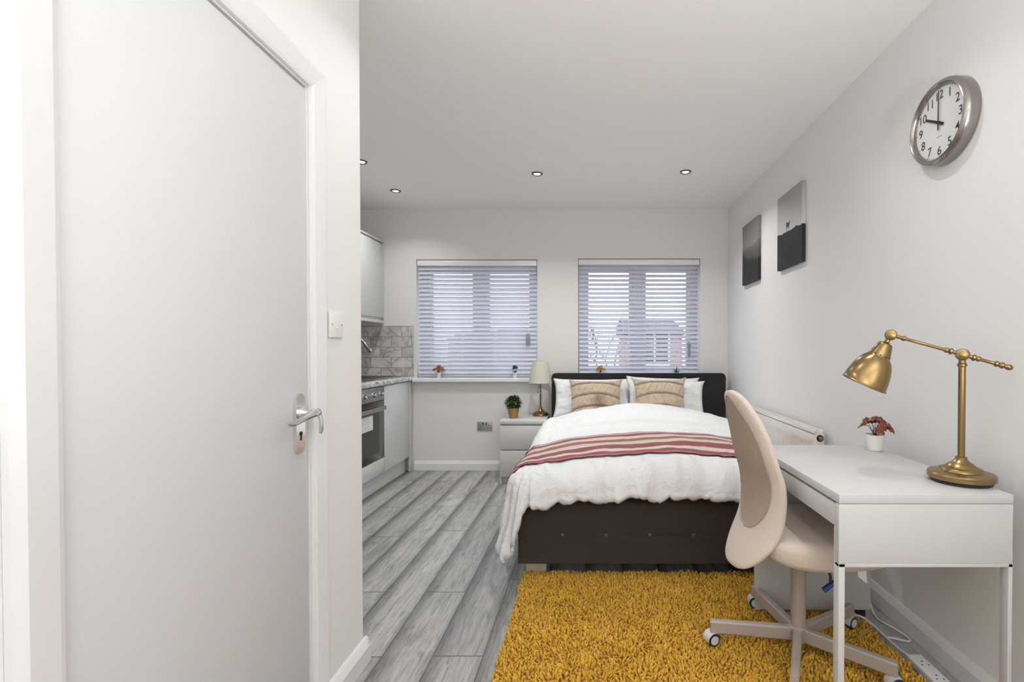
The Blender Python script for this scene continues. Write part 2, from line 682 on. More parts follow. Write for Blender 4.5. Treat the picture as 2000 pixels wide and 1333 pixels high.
# ------------------------------------------------------------------ room shell
XR, XD, YB, XK = 1.315, -0.85, 4.68, -2.30  # most coordinates from here on computed beforehand from image pixel positions
YN = -1.7            # wall behind the camera
struct(MB().box(XK - 0.12, XR + 0.12, YN - 0.12, YB + 0.3, -0.06, 0).build('floor', M_floor, smooth=0))
struct(MB().box(XK - 0.12, XR + 0.12, YN - 0.12, YB + 0.3, CEIL, CEIL + 0.1).build('ceiling', M_ceil, smooth=0))
WIN = [(-1.675, -0.515, 0.893, 2.03), (-0.123, 1.05, 0.893, 2.04)]
struct(slab_with_holes(1, XK - 0.12, XR + 0.12, 0, CEIL, YB, YB + 0.30, WIN).build('wall_back', M_wall_shaded, smooth=0))
struct(MB().box(XR, XR + 0.12, YN, YB, 0, CEIL).build('wall_right', M_wall, smooth=0))
DY0, DY1, DZ = 0.772, 1.472, 1.962
struct(slab_with_holes(0, YN, 1.80, 0, CEIL, XD - 0.12, XD, [(DY0, DY1, -1, DZ)]).build('wall_left', M_wall, smooth=0))
struct(MB().box(XK, XD - 0.12, 1.68, 1.80, 0, CEIL).build('wall_kitchen_end', M_wall, smooth=0))
struct(MB().box(XK - 0.12, XK, 1.68, YB, 0, CEIL).build('wall_kitchen_side', M_wall, smooth=0))
struct(MB().box(XD - 0.12, XR + 0.12, YN - 0.12, YN, 0, CEIL).build('wall_near', M_wall, smooth=0))
# unseen panel added behind the door so that no sky leaks in
struct(MB().box(XD - 0.30, XD - 0.27, 0.5, 1.66, 0, 2.2).build('sky_block_panel', M_wall, smooth=0))


def skirting(name, plane, face, sgn, a0, a1, h=0.094, t=0.016):
    """board on a wall face; sgn is the side it stands out to"""
    prof = [(face + sgn * 0.0005, 0.001), (face + sgn * t, 0.001), (face + sgn * t, h * 0.68), (face + sgn * t * 0.45, h * 0.93), (face + sgn * 0.004, h), (face + sgn * 0.0005, h)]
    mb = MB()
    if plane == 1:      # runs along x, profile in y,z
        mb.prism(prof, 0, a0, a1)
    else:               # runs along y, profile in x,z
        mb.prism(prof, 1, a0, a1)
    return struct(mb.build(name, M_trim, smooth=0))


skirting('baseboard_back', 1, YB, -1, -1.70, XR - 0.018)
skirting('baseboard_right', 0, XR, -1, YN + 0.02, YB - 0.018)
skirting('baseboard_left', 0, XD, 1, 1.552, 1.818, h=0.092, t=0.022)
skirting('baseboard_kitchen', 1, 1.80, 1, XK + 0.65, XD + 0.02)

# door frame: mitred architrave with a sloping face
def architrave():
    mb = MB()
    w = 0.074
    # (offset outward from the opening, height off the wall)
    prof = [(0.0, 0.0005), (0.0, 0.010), (0.010, 0.014), (0.058, 0.020), (0.066, 0.016), (w, 0.012), (w, 0.0005)]
    path = [((DY0, 0.001), (-1, 0)), ((DY0, DZ), (-1, 1)), ((DY1, DZ), (1, 1)), ((DY1, 0.001), (1, 0))]
    rings = []
    for (y, z), (dy, dz) in path:
        rings.append([mb.bm.verts.new(Vector((XD + h, y + dy * o, z + dz * o))) for o, h in prof])
    n = len(prof)
    for i in range(3):
        for k in range(n - 1):
            mb.bm.faces.new((rings[i][k], rings[i][k + 1], rings[i + 1][k + 1], rings[i + 1][k]))
    mb.bm.faces.new(rings[0])
    mb.bm.faces.new(rings[3])
    return mb


struct(architrave().build('trim_1', M_trim, smooth=0))
lin = MB()
lin.box(XD - 0.12, XD - 0.0005, DY0 + 0.0005, DY0 + 0.006, 0.001, DZ - 0.007)
lin.box(XD - 0.12, XD - 0.0005, DY1 - 0.006, DY1 - 0.0005, 0.001, DZ - 0.007)
lin.box(XD - 0.12, XD - 0.0005, DY0 + 0.0005, DY1 - 0.0005, DZ - 0.0065, DZ - 0.0005)
struct(lin.build('trim_2', M_trim, smooth=0))

# door leaf
door = struct(MB().box(XD - 0.042, XD - 0.004, DY0 + 0.009, DY1 - 0.009, 0.006, DZ - 0.012, 0.002, 2).build('door_1', M_door, smooth=40))
hx, hy, hzz = XD - 0.004, 1.415, 0.985
pl = MB()
prof = []
for k in range(25):
    a = PI * k / 24
    prof.append((hy + 0.0215 * math.cos(a), 0.955 + 0.066 + 0.0215 * math.sin(a)))
for k in range(25):
    a = PI + PI * k / 24
    prof.append((hy + 0.0215 * math.cos(a), 0.955 - 0.066 + 0.0215 * math.sin(a)))
pl.prism(prof, 0, hx + 0.0005, hx + 0.009)
es = [e for e in pl.bm.edges if all(abs(v.co.x - hx - 0.009) < 1e-5 for v in e.verts)]
bmesh.ops.bevel(pl.bm, geom=es, offset=0.004, segments=3, affect='EDGES', profile=0.5)
plate = pl.build('handle_plate', M_chrome, door, smooth=40)
lv = MB()
RY = Matrix.Rotation(PI / 2, 3, 'Y')
lv.lathe([(0.017, 0), (0.017, 0.006), (0.010, 0.012), (0.009, 0.030), (0.010, 0.050)], (hx + 0.009, hy, hzz), 24, RY)
pts, rd = [], []
for t, (dx, dy, dz, r) in enumerate([(0.052, 0.008, 0.004, 0.008), (0.060, -0.004, 0.003, 0.0115), (0.058, -0.022, 0.0, 0.0105), (0.052, -0.045, -0.006, 0.009), (0.047, -0.070, -0.013, 0.008),
                                     (0.045, -0.092, -0.018, 0.0075), (0.044, -0.108, -0.017, 0.0065), (0.043, -0.116, -0.014, 0.004)]):
    pts.append((hx + dx, hy + dy, hzz + dz))
    rd.append(r)
lv.tube(pts, rd, 16)
lev = lv.build('lever', M_chrome, plate, smooth=60)
MB().tube([(hx + 0.062, hy + 0.002, hzz - 0.002), (hx + 0.066, hy + 0.004, hzz - 0.02), (hx + 0.066, hy + 0.004, hzz - 0.05), (hx + 0.064, hy + 0.004, hzz - 0.060)], [0.006, 0.0055, 0.0055, 0.003], 12).build('lever_drop', M_chrome, plate, smooth=60)
MB().lathe([(0.0065, 0), (0.0065, 0.0012)], (hx + 0.009, hy, 0.925), 20, RY).box(hx + 0.009, hx + 0.0102, hy - 0.003, hy + 0.003, 0.905, 0.925).build('keyhole', M_lens_off, plate, smooth=30)

# light switch on the door wall
sw = thing('light_switch', 'white plastic light switch on the wall beside the door frame', 'light switch', (XD + 0.0005, 1.612, 1.252))
MB().box(XD + 0.001, XD + 0.010, 1.571, 1.653, 1.209, 1.294, 0.003, 3).build('switch_plate', M_plastic, sw)
MB().prism([(XD + 0.0095, 1.240), (XD + 0.015, 1.240), (XD + 0.0115, 1.264), (XD + 0.0095, 1.264)], 1, 1.606, 1.618).build('rocker', M_plastic, sw, smooth=0)
for y in (1.582, 1.642):
    MB().lathe([(0.003, 0), (0.003, 0.001)], (XD + 0.010, y, 1.252), 14, RY).build('screw', M_steel, sw)

# ------------------------------------------------------------------ windows
for k, (x0, x1, z0, z1) in enumerate(WIN):
    f = MB()
    yf0, yf1 = YB + 0.17, YB + 0.24
    g = 0.0008
    f.box(x0 + g, x0 + 0.06, yf0, yf1, z0 + g, z1 - g, 0.004)
    f.box(x1 - 0.06, x1 - g, yf0, yf1, z0 + g, z1 - g, 0.004)
    f.box(x0 + 0.06, x1 - 0.06, yf0, yf1, z0 + g, z0 + 0.06, 0.004)
    f.box(x0 + 0.06, x1 - 0.06, yf0, yf1, z1 - 0.06, z1 - g, 0.004)
    xm = (x0 + x1) / 2
    f.box(xm - 0.045, xm + 0.045, yf0 - 0.01, yf1, z0 + 0.06, z1 - 0.06, 0.004)
    fr = struct(f.build('window_%d' % (k + 1), M_upvc))
    for (a, b) in ((x0 + 0.06, xm - 0.045), (xm + 0.045, x1 - 0.06)):
        s = MB()
        zz0, zz1 = z0 + 0.06, z1 - 0.06
        w = 0.04
        s.box(a + g, a + w, yf0 + 0.01, yf1 - 0.01, zz0, zz1, 0.003).box(b - w, b - g, yf0 + 0.01, yf1 - 0.01, zz0, zz1, 0.003)
        s.box(a + w, b - w, yf0 + 0.01, yf1 - 0.01, zz0, zz0 + w, 0.003).box(a + w, b - w, yf0 + 0.01, yf1 - 0.01, zz1 - w, zz1, 0.003)
        so = s.build('sash', M_upvc, fr)
        MB().box(a + w - 0.003, b - w + 0.003, yf0 + 0.03, yf0 + 0.034, zz0 + w - 0.003, zz1 - w + 0.003).build('pane', M_glass, so, smooth=0)
# inner sill boards
SILL = []
for k, (a, b, x0, x1) in enumerate(((-1.698, -0.50, *WIN[0][:2]), (-0.145, 1.07, *WIN[1][:2]))):
    sb = MB()
    poly = [(YB - 0.002, 0.855), (YB - 0.058, 0.855), (YB - 0.064, 0.861), (YB - 0.064, 0.886), (YB - 0.057, 0.893), (YB - 0.002, 0.893)]
    sb.prism(poly, 0, a, b)
    SILL.append(struct(sb.build('trim_%d' % (k + 3), M_trim, smooth=40)))
    struct(MB().box(x0 + 0.001, x1 - 0.001, YB, YB + 0.168, 0.8935, 0.8945).build('trim_%d' % (k + 5), M_trim, smooth=0))


def blind(x0, x1, ztop, zbot, tilt, n, label, tassel):
    t = thing('venetian_blind', label, 'blind', ((x0 + x1) / 2, YB + 0.03, zbot), group='venetian blinds')
    yb = YB + 0.035
    MB().box(x0 + 0.005, x1 - 0.005, YB + 0.006, YB + 0.062, ztop - 0.058, ztop - 0.006, 0.003).build('headrail', M_upvc, t)
    MB().box(x0 + 0.010, x1 - 0.010, yb - 0.024, yb + 0.024, zbot, zbot + 0.016, 0.004).build('bottom_rail', M_slat, t)
    sl = MB()
    zs0, zs1 = zbot + 0.050, ztop - 0.078
    w, th = 0.050, 0.0028
    for i in range(n):
        zc = zs0 + (zs1 - zs0) * i / (n - 1)
        prof = []
        for q in range(7):
            p = -0.5 + q / 6
            prof.append((p * w, 0.0035 * (1 - (2 * p) ** 2)))
        poly = prof + [(a, b - th) for a, b in reversed(prof)]
        ct, st_ = math.cos(tilt), math.sin(tilt)
        poly = [(yb + a * ct - b * st_, zc + a * st_ + b * ct) for a, b in poly]
        sl.prism(poly, 0, x0 + 0.012, x1 - 0.012)
    # a few slats gathered on the bottom rail
    for q in range(2):
        sl.box(x0 + 0.012, x1 - 0.012, yb - 0.025, yb + 0.025, zbot + 0.018 + q * 0.006, zbot + 0.021 + q * 0.006)
    sl.build('slats', M_slat, t, smooth=40)
    L = x1 - x0
    for fr in (0.115, 0.37, 0.625, 0.875):
        c = MB()
        for yy in (yb - 0.024, yb + 0.024):
            c.box(x0 + L * fr - 0.0012, x0 + L * fr + 0.0012, yy - 0.0008, yy + 0.0008, zbot + 0.01, ztop - 0.055)
        c.build('ladder_cord', M_upvc, t, smooth=0)
    xt, z_t, dbl = tassel
    yt = YB - 0.002
    MB().tube([(xt, YB + 0.004, ztop - 0.05), (xt, yt, ztop - 0.2), (xt, yt, z_t)], 0.0012, 6).build('pull_cord', M_upvc, t)
    M_tas = mat('grey_wood_tassel', (0.30, 0.29, 0.32), 0.5)
    if dbl:
        for dx in (-0.011, 0.011):
            MB().lathe([(0.003, 0), (0.007, -0.006), (0.009, -0.05), (0.010, -0.105), (0.007, -0.115)], (xt + dx, yt, z_t), 14).build('tassel', M_tas, t)
    else:
        MB().lathe([(0.003, 0.02), (0.006, 0.0), (0.017, -0.004), (0.018, -0.02), (0.013, -0.03), (0.012, -0.06), (0.014, -0.11), (0.006, -0.13)], (xt, yt, z_t), 14).build('tassel', M_tas, t)


blind(WIN[0][0], WIN[0][1], WIN[0][3], 0.905, math.radians(49.5), 25, 'white venetian blind over the window beside the kitchen, sill fully in view below it', (-0.603, 1.32, True))
blind(WIN[1][0], WIN[1][1], WIN[1][3], 0.905, math.radians(38), 25, 'white venetian blind over the window above the headboard of the bed', (0.945, 1.225, False))

# ------------------------------------------------------------------ downlight fittings
LBL = {
    (-0.41, 3.73): 'lit round recessed downlight, middle one of the far row over the bed',
    (0.715, 3.69): 'lit round recessed downlight over the bed nearest the right wall',
    (-1.65, 4.13): 'lit round recessed downlight over the far kitchen corner by the window',
    (-1.64, 3.49): 'lit round recessed downlight half hidden by the edge of the door wall',
}
M_ring = mat('satin_nickel', (0.20, 0.19, 0.185), 0.35, 0.9)
for (x, y) in DOWN_SEEN + DOWN_UNSEEN:
    lab = LBL.get((x, y), 'lit round recessed ceiling downlight out of view, added to those in sight')
    d = thing('downlight', lab, 'ceiling light', (x, y, CEIL), group='ceiling downlights')
    MB().lathe([(0.043, -0.0005), (0.043, -0.003), (0.038, -0.009), (0.031, -0.0095), (0.026, -0.004), (0.026, -0.0005)], (x, y, CEIL), 36, cap=False).build('ring', M_ring, d)
    MB().lathe([(0.0255, -0.0008), (0.0255, -0.0045), (0.018, -0.007), (0.0001, -0.0078)], (x, y, CEIL), 28, cap=False).build('lens', M_lamp, d)

ulx, uly = FILL_LIGHT  # body made up to carry the fill light added behind the camera
upl = thing('added_fill_lamp', 'unseen uplighter added behind the camera as fill light', 'floor lamp', (ulx, uly, 0))
MB().lathe([(0.13, 0.001), (0.14, 0.008), (0.13, 0.02), (0.03, 0.03)], (ulx, uly, 0), 36).build('base', M_steel, upl)
MB().tube([(ulx, uly, 0.03), (ulx, uly, UPH + 0.005)], 0.012, 12).build('pole', M_steel, upl)
MB().lathe([(0.013, 0.006), (0.08, 0.015), (0.15, 0.05), (0.185, 0.10), (0.188, 0.10), (0.153, 0.047), (0.08, 0.010), (0.013, 0.002)], (ulx, uly, UPH), 40, cap=False).build('bowl', M_plastic, upl)

# ------------------------------------------------------------------ kitchen
XF = -1.72          # plane of the fronts
sp_ = MB()
sp_.box(XK + 0.001, XK + 0.009, 1.85, YB - 0.0005, 0.912, 1.394)
sp_.box(XK + 0.009, -1.7035, YB - 0.009, YB - 0.0005, 0.912, 1.394)
struct(sp_.build('trim_7', M_tile, smooth=0))

wt = MB()
wt.box(XK + 0.012, XF + 0.022, 2.2, YB - 0.011, 0.872, 0.908, 0.005, 3)
tag(wt.build('worktop', M_top, loc=(-2.0, 3.4, 0.872)), 'pale marble patterned kitchen worktop with rounded front edge', 'worktop')

bc = thing('base_cabinet', 'white handleless base cabinet between the oven and the window wall', 'cabinet', (-2.0, 4.34, 0))
MB().box(XK + 0.003, XF - 0.020, 4.052, YB - 0.019, 0.148, 0.870).build('body', M_cab, bc, smooth=0)
MB().box(XF - 0.0195, XF, 4.046, 4.612, 0.150, 0.862, 0.002).build('door', M_cab, bc)
MB().box(XF - 0.0195, XF - 0.002, 4.616, YB - 0.019, 0.002, 0.870, 0.001).build('filler_panel', M_cab, bc)
MB().box(XF - 0.068, XF - 0.050, 2.205, 4.612, 0.002, 0.147).build('plinth', M_cab, bc, smooth=0)

ov = thing('oven', 'built-in oven with steel control panel and black glass door', 'oven', (-2.0, 3.74, 0.148))
OY0, OY1 = 3.446, 4.040
MB().box(XK + 0.06, XF - 0.0205, OY0 + 0.02, OY1 - 0.02, 0.270, 0.868).build('oven_body', M_steel, ov, smooth=0)
cp = MB().box(XF - 0.020, XF + 0.002, OY0, OY1, 0.752, 0.862, 0.002).build('control_panel', M_steel, ov)
for y in (3.56, 3.66, 3.82, 3.955):
    k = MB()
    k.lathe([(0.021, 0), (0.021, 0.004), (0.017, 0.006), (0.015, 0.026), (0.012, 0.028)], (XF + 0.002, y, 0.806), 24, RY)
    k.box(XF + 0.020, XF + 0.036, y - 0.004, y + 0.004, 0.790, 0.822, 0.002)
    k.build('knob', M_chrome, cp)
od = MB().box(XF - 0.020, XF + 0.001, OY0, OY1, 0.275, 0.749, 0.003).build('oven_door', M_black, ov)
MB().box(XF + 0.0012, XF + 0.0022, OY0 + 0.06, OY1 - 0.10, 0.335, 0.655).build('oven_window', mat('smoked_glass', (0.022, 0.022, 0.022), 0.1), od, smooth=0)
hb = MB().box(XF + 0.022, XF + 0.034, OY0 + 0.03, OY1 - 0.03, 0.672, 0.706, 0.004)
hb.box(XF + 0.001, XF + 0.024, OY0 + 0.06, OY0 + 0.08, 0.680, 0.698).box(XF + 0.001, XF + 0.024, OY1 - 0.08, OY1 - 0.06, 0.680, 0.698)
hb.build('oven_handle', M_steel, od)
es_ = MB().box(XF + 0.0023, XF + 0.003, 3.55, 3.825, 0.535, 0.650).build('energy_sticker', M_paper, od, smooth=0)
es_['label'] = 'white paper sticker with grey lines'
ln = MB()
for q in range(6):
    ln.box(XF + 0.003, XF + 0.0033, 3.57, 3.80 - 0.02 * (q % 3), 0.548 + q * 0.015, 0.551 + q * 0.015)
ln.build('printed_lines', M_grey_mark, es_, smooth=0)

dr = thing('plinth_drawer', 'white panel below the built-in oven', 'drawer front', (XF, 3.74, 0.150))
MB().box(XF - 0.0195, XF, OY0, OY1, 0.150, 0.272, 0.002).build('front', M_cab, dr)
bc2 = thing('base_cabinet', 'white handleless base cabinet hidden behind the door wall, nearer than the oven', 'cabinet', (-2.0, 2.9, 0))
MB().box(XK + 0.003, XF - 0.020, 2.21, 3.435, 0.148, 0.870).build('body', M_cab, bc2, smooth=0)
MB().box(XF - 0.0195, XF, 2.83, 3.438, 0.150, 0.862, 0.002).build('door', M_cab, bc2)
MB().box(XF - 0.0195, XF, 2.22, 2.824, 0.150, 0.862, 0.002).build('door', M_cab, bc2)

hobt = thing('hob', 'black glass hob set in the worktop over the oven', 'hob', (-2.02, 3.72, 0.908))
MB().box(-2.24, -1.79, 3.44, 4.02, 0.9085, 0.9145, 0.002).build('glass_plate', M_black, hobt)
for (x, y, r) in ((-2.12, 3.58, 0.09), (-2.12, 3.87, 0.07), (-1.91, 3.58, 0.07), (-1.91, 3.87, 0.09)):
    MB().lathe([(r, 0), (r, 0.0012), (r - 0.004, 0.0012), (r - 0.004, 0)], (x, y, 0.9145), 36, cap=False).build('ring_mark', M_grey_mark, hobt)
sk = thing('sink', 'stainless steel inset sink at the window end of the worktop', 'sink', (-2.0, 4.36, 0.908))
MB().box(-2.24, -1.80, 4.08, 4.625, 0.9085, 0.9125, 0.0015).build('sink_rim', M_steel, sk)
bw = MB()
for (x0, x1, y0, y1) in ((-2.20, -1.84, 4.12, 4.125), (-2.20, -1.84, 4.595, 4.60), (-2.20, -2.195, 4.125, 4.595), (-1.845, -1.84, 4.125, 4.595)):
    bw.box(x0, x1, y0, y1, 0.9128, 0.918)
bw.build('bowl_lip', M_steel, sk)
MB().box(-2.19, -1.85, 4.13, 4.59, 0.9126, 0.9130).build('bowl', mat('sink_bowl_shade', (0.10, 0.10, 0.10), 0.4, 1.0), sk, smooth=0)  # flat dark plate; its colour stands in for shade in a deep bowl
fc = thing('kitchen_tap', 'dark chrome curved pull-out kitchen tap over the sink', 'tap', (-2.160, 4.30, 0.909))
M_tap = mat('dark_chrome', (0.30, 0.28, 0.26), 0.2, 1.0)
MB().lathe([(0.026, 0.004), (0.026, 0.012), (0.020, 0.02), (0.018, 0.10), (0.014, 0.11)], (-2.160, 4.30, 0.909), 24).build('tap_base', M_tap, fc)
pts = []
for k in range(22):
    t = k / 21
    a = PI - t * PI * 0.80
    pts.append((-2.073 + 0.087 * math.cos(a), 4.30, 1.170 + 0.095 * math.sin(a)))
pts = [(-2.160, 4.30, 1.01), (-2.160, 4.30, 1.10)] + pts
MB().tube(pts, 0.0115, 14).build('spout', M_tap, fc, smooth=60)
e = Vector(pts[-1])
dv = (Vector(pts[-1]) - Vector(pts[-2])).normalized()
MB().tube([e - dv * 0.005, e + dv * 0.02, e + dv * 0.075, e + dv * 0.10], [0.012, 0.0165, 0.021, 0.017], 16).build('spray_head', M_tap, fc, smooth=60)
MB().tube([(-2.160, 4.30, 0.99), (-2.160, 4.26, 1.0), (-2.153, 4.215, 1.02)], 0.006, 10).build('tap_lever', M_tap, fc)

uc = thing('wall_cabinet', 'white gloss wall cabinet with curved chrome handle above the tiles', 'cabinet', (-2.14, 4.3, 1.42))
UX = -1.985
MB().box(XK + 0.002, UX - 0.020, 3.90, YB - 0.003, 1.445, 2.185, 0.001).build('body', M_cab, uc)
ud = MB().box(UX - 0.0195, UX, 3.905, YB - 0.022, 1.470, 2.170, 0.002).build('door', M_cab, uc)
MB().box(UX - 0.0195, UX - 0.001, YB - 0.020, YB - 0.003, 1.470, 2.185, 0.001).build('filler_panel', M_cab, uc)
MB().box(UX - 0.024, UX - 0.004, 3.90, YB - 0.003, 1.418, 1.4445, 0.002).build('light_pelmet', M_cab, uc)
MB().box(UX - 0.026, UX + 0.004, 3.895, YB - 0.003, 2.1855, 2.20, 0.003).build('cornice', M_cab, uc)
pts = []
for k in range(15):
    t = k / 14
    pts.append((UX + 0.002 + 0.036 * math.sin(t * PI) ** 0.7, 4.06 + 0.010 * math.sin(t * PI), 1.735 - 0.12 * t))
MB().tube(pts, 0.0045, 10).build('bow_handle', M_chrome, ud, smooth=60)
uc2 = thing('wall_cabinet', 'white gloss wall cabinet hidden behind the door wall', 'cabinet', (-2.14, 3.2, 1.42))
MB().box(XK + 0.002, UX - 0.020, 2.7, 3.893, 1.445, 2.185, 0.001).build('body', M_cab, uc2)
MB().box(UX - 0.0195, UX, 3.305, 3.892, 1.470, 2.170, 0.002).build('door', M_cab, uc2)
MB().box(UX - 0.0195, UX, 2.702, 3.300, 1.470, 2.170, 0.002).build('door', M_cab, uc2)

# ------------------------------------------------------------------ wall socket
so = thing('wall_socket', 'grey metal double wall socket low on the far wall', 'socket', (-1.022, YB, 0.427))
MB().box(-1.095, -0.949, YB - 0.0085, YB - 0.0005, 0.384, 0.470, 0.002).build('plate', M_socket, so)
for sx in (-1, 1):
    c = -1.022 + sx * 0.042
    h = MB()
    h.box(c - 0.0035, c + 0.0035, YB - 0.0095, YB - 0.0086, 0.428, 0.440)
    h.box(c - 0.015, c - 0.007, YB - 0.0095, YB - 0.0086, 0.408, 0.413)
    h.box(c + 0.007, c + 0.015, YB - 0.0095, YB - 0.0086, 0.408, 0.413)
    h.build('pin_slots', M_lens_off, so, smooth=0)
    MB().box(c - 0.006 - sx * 0.026, c + 0.006 - sx * 0.026, YB - 0.011, YB - 0.0086, 0.442, 0.460, 0.001).build('rocker', M_blackp, so)

# ------------------------------------------------------------------ bedside cabinet and what stands on it
bs = thing('bedside_cabinet', 'white two-drawer bedside cabinet left of the bed', 'bedside cabinet', (-0.60, 4.42, 0))
BX0, BX1, BY0, BY1, BT = -0.792, -0.392, 4.205, 4.640, 0.550
bo = MB()
bo.box(BX0, BX0 + 0.018, BY0 + 0.008, BY1, 0.0, BT - 0.0185).box(BX1 - 0.018, BX1, BY0 + 0.008, BY1, 0.0, BT - 0.0185)
bo.box(BX0 + 0.018, BX1 - 0.018, BY0 + 0.03, BY1, 0.06, BT - 0.0185)
bo.build('body', M_white, bs, smooth=0)
MB().box(BX0, BX1, BY0 - 0.002, BY1, BT - 0.030, BT, 0.002).build('top', M_white, bs)
MB().box(BX0 + 0.003, BX1 - 0.003, BY0, BY0 + 0.028, 0.298, BT - 0.045, 0.002).build('drawer', M_white, bs)
MB().box(BX0 + 0.003, BX1 - 0.003, BY0, BY0 + 0.028, 0.062, 0.290, 0.002).build('drawer', M_white, bs)
MB().box(BX0 + 0.019, BX1 - 0.019, BY0 + 0.02, BY0 + 0.0295, 0.001, 0.059).build('plinth', mat('plinth_grey', (0.45, 0.45, 0.45), 0.5), bs, smooth=0)

tl = thing('table_lamp', 'bronze stick table lamp with cream shade on the bedside cabinet', 'table lamp', (-0.470, 4.535, BT))
c0 = (-0.470, 4.535, BT)
MB().lathe([(0.074, 0.001), (0.077, 0.006), (0.077, 0.014), (0.073, 0.022), (0.060, 0.030), (0.045, 0.036), (0.028, 0.046), (0.018, 0.060), (0.012, 0.078), (0.008, 0.085)], c0, 40).build('lamp_base', mat('aged_brass', (0.30, 0.20, 0.08), 0.3, 1.0), tl)
MB().tube([(c0[0], c0[1], BT + 0.080), (c0[0], c0[1], BT + 0.40)], 0.0062, 14).build('stem', M_bronze, tl)
MB().lathe([(0.110, 0.305), (0.0705, 0.507), (0.069, 0.507), (0.1085, 0.305)], c0, 48, cap=False).build('lamp_shade', M_shade, tl, doubles=0.0)
hk = MB().lathe([(0.014, 0.39), (0.014, 0.43), (0.010, 0.435)], c0, 16)
for k in range(3):
    a = k * 2 * PI / 3
    hk.tube([(c0[0], c0[1], BT + 0.43), (c0[0] + 0.078 * math.cos(a), c0[1] + 0.078 * math.sin(a), BT + 0.455)], 0.0018, 6)
hk.build('shade_carrier', M_bronze, tl)
bd = MB().tube([(c0[0] - 0.020, c0[1] - 0.01, BT + 0.40), (c0[0] - 0.020, c0[1] - 0.01, BT + 0.225)], 0.0012, 6)
bd.lathe([(0.0005, -0.007), (0.0055, 0), (0.004, 0.006), (0.0015, 0.010)], (c0[0] - 0.020, c0[1] - 0.01, BT + 0.220), 12)
bd.build('pull_chain', M_bronze, tl)


def leaf(mb, base, d, L, w, droop=0.25, up=Vector((0, 0, 1))):
    """pointed leaf: two rows of quads with a fold down the middle"""
    d = Vector(d).normalized()
    s = d.cross(up)
    s = s.normalized() if s.length > 1e-4 else Vector((1, 0, 0))
    n = s.cross(d)
    prev = None
    for k in range(5):
        t = k / 4
        ww = w * (math.sin(PI * min(1, t * 0.9 + 0.10)) ** 0.8) * (0.02 if k == 4 else 1) * 0.5
        p = Vector(base) + d * (L * t) - Vector((0, 0, 1)) * (droop * L * t * t)
        row = [mb.bm.verts.new(p - s * ww + n * ww * 0.3), mb.bm.verts.new(p), mb.bm.verts.new(p + s * ww + n * ww * 0.3)]
        if prev:
            mb.bm.faces.new((prev[0], prev[1], row[1], row[0]))
            mb.bm.faces.new((prev[1], prev[2], row[2], row[1]))
        prev = row


def pot(parent, c, r0, r1, h, m, soil=True, rim=0.0):
    p = MB()
    prof = [(r0, 0.0005), (r1 - 0.001, h * 0.80)]
    prof += [(r1 + rim, h * 0.80), (r1 + rim, h)] if rim else [(r1, h)]
    prof += [(r1 - 0.003, h), (r1 - 0.005, h * 0.75)]
    p.lathe(prof, c, 28, cap=True).build('pot', m, parent)
    if soil:
        MB().lathe([(0.0002, h * 0.90), (r1 - 0.0065, h * 0.88)], c, 20, cap=False).build('soil', M_soil, parent)


def leafmat(name, a, b, sc=60):
    m, nt, bs_ = nodes_of(name)
    g = NG(nt)
    tc = g.n('ShaderNodeTexCoord')
    n = g.noise(tc.outputs['Object'], sc, 2)
    g.link(g.ramp(n, [(0.35, a), (0.65, b)]), bs_.inputs['Base Color'])
    bs_.inputs['Roughness'].default_value = 0.5
    return m


M_green = leafmat('bush_green', (0.010, 0.035, 0.006), (0.05, 0.12, 0.018), 80)
bp_ = thing('potted_bush', 'round green artificial bush in a gold pot on the bedside cabinet', 'potted plant', (-0.698, 4.375, BT))
pc = (-0.698, 4.375, BT)
pot(bp_, pc, 0.037, 0.052, 0.092, M_gold)
rnd = random.Random(3)
fo = MB()
cc = Vector((pc[0], pc[1], BT + 0.142))
for i in range(620):
    a, z = rnd.uniform(0, 2 * PI), rnd.uniform(-0.75, 1)
    r = math.sqrt(max(0, 1 - z * z))
    d = Vector((r * math.cos(a), r * math.sin(a), z))
    q = cc + Vector((d.x * 0.066, d.y * 0.066, d.z * 0.052)) * rnd.uniform(0.55, 1.0)
    dd = d + Vector((rnd.uniform(-.6, .6), rnd.uniform(-.6, .6), rnd.uniform(-.3, .6)))
    leaf(fo, q, dd, rnd.uniform(0.022, 0.036), rnd.uniform(0.009, 0.014))
fo.build('foliage', M_green, bp_, smooth=0)
stm = MB()
for i in range(16):
    a = i * 2.4
    stm.tube([(pc[0] + 0.01 * math.cos(a), pc[1] + 0.01 * math.sin(a), BT + 0.082), (pc[0] + 0.04 * math.cos(a), pc[1] + 0.04 * math.sin(a), BT + 0.15)], 0.0014, 5)
stm.build('stems', mat('stem_green', (0.04, 0.06, 0.015), 0.7), bp_)


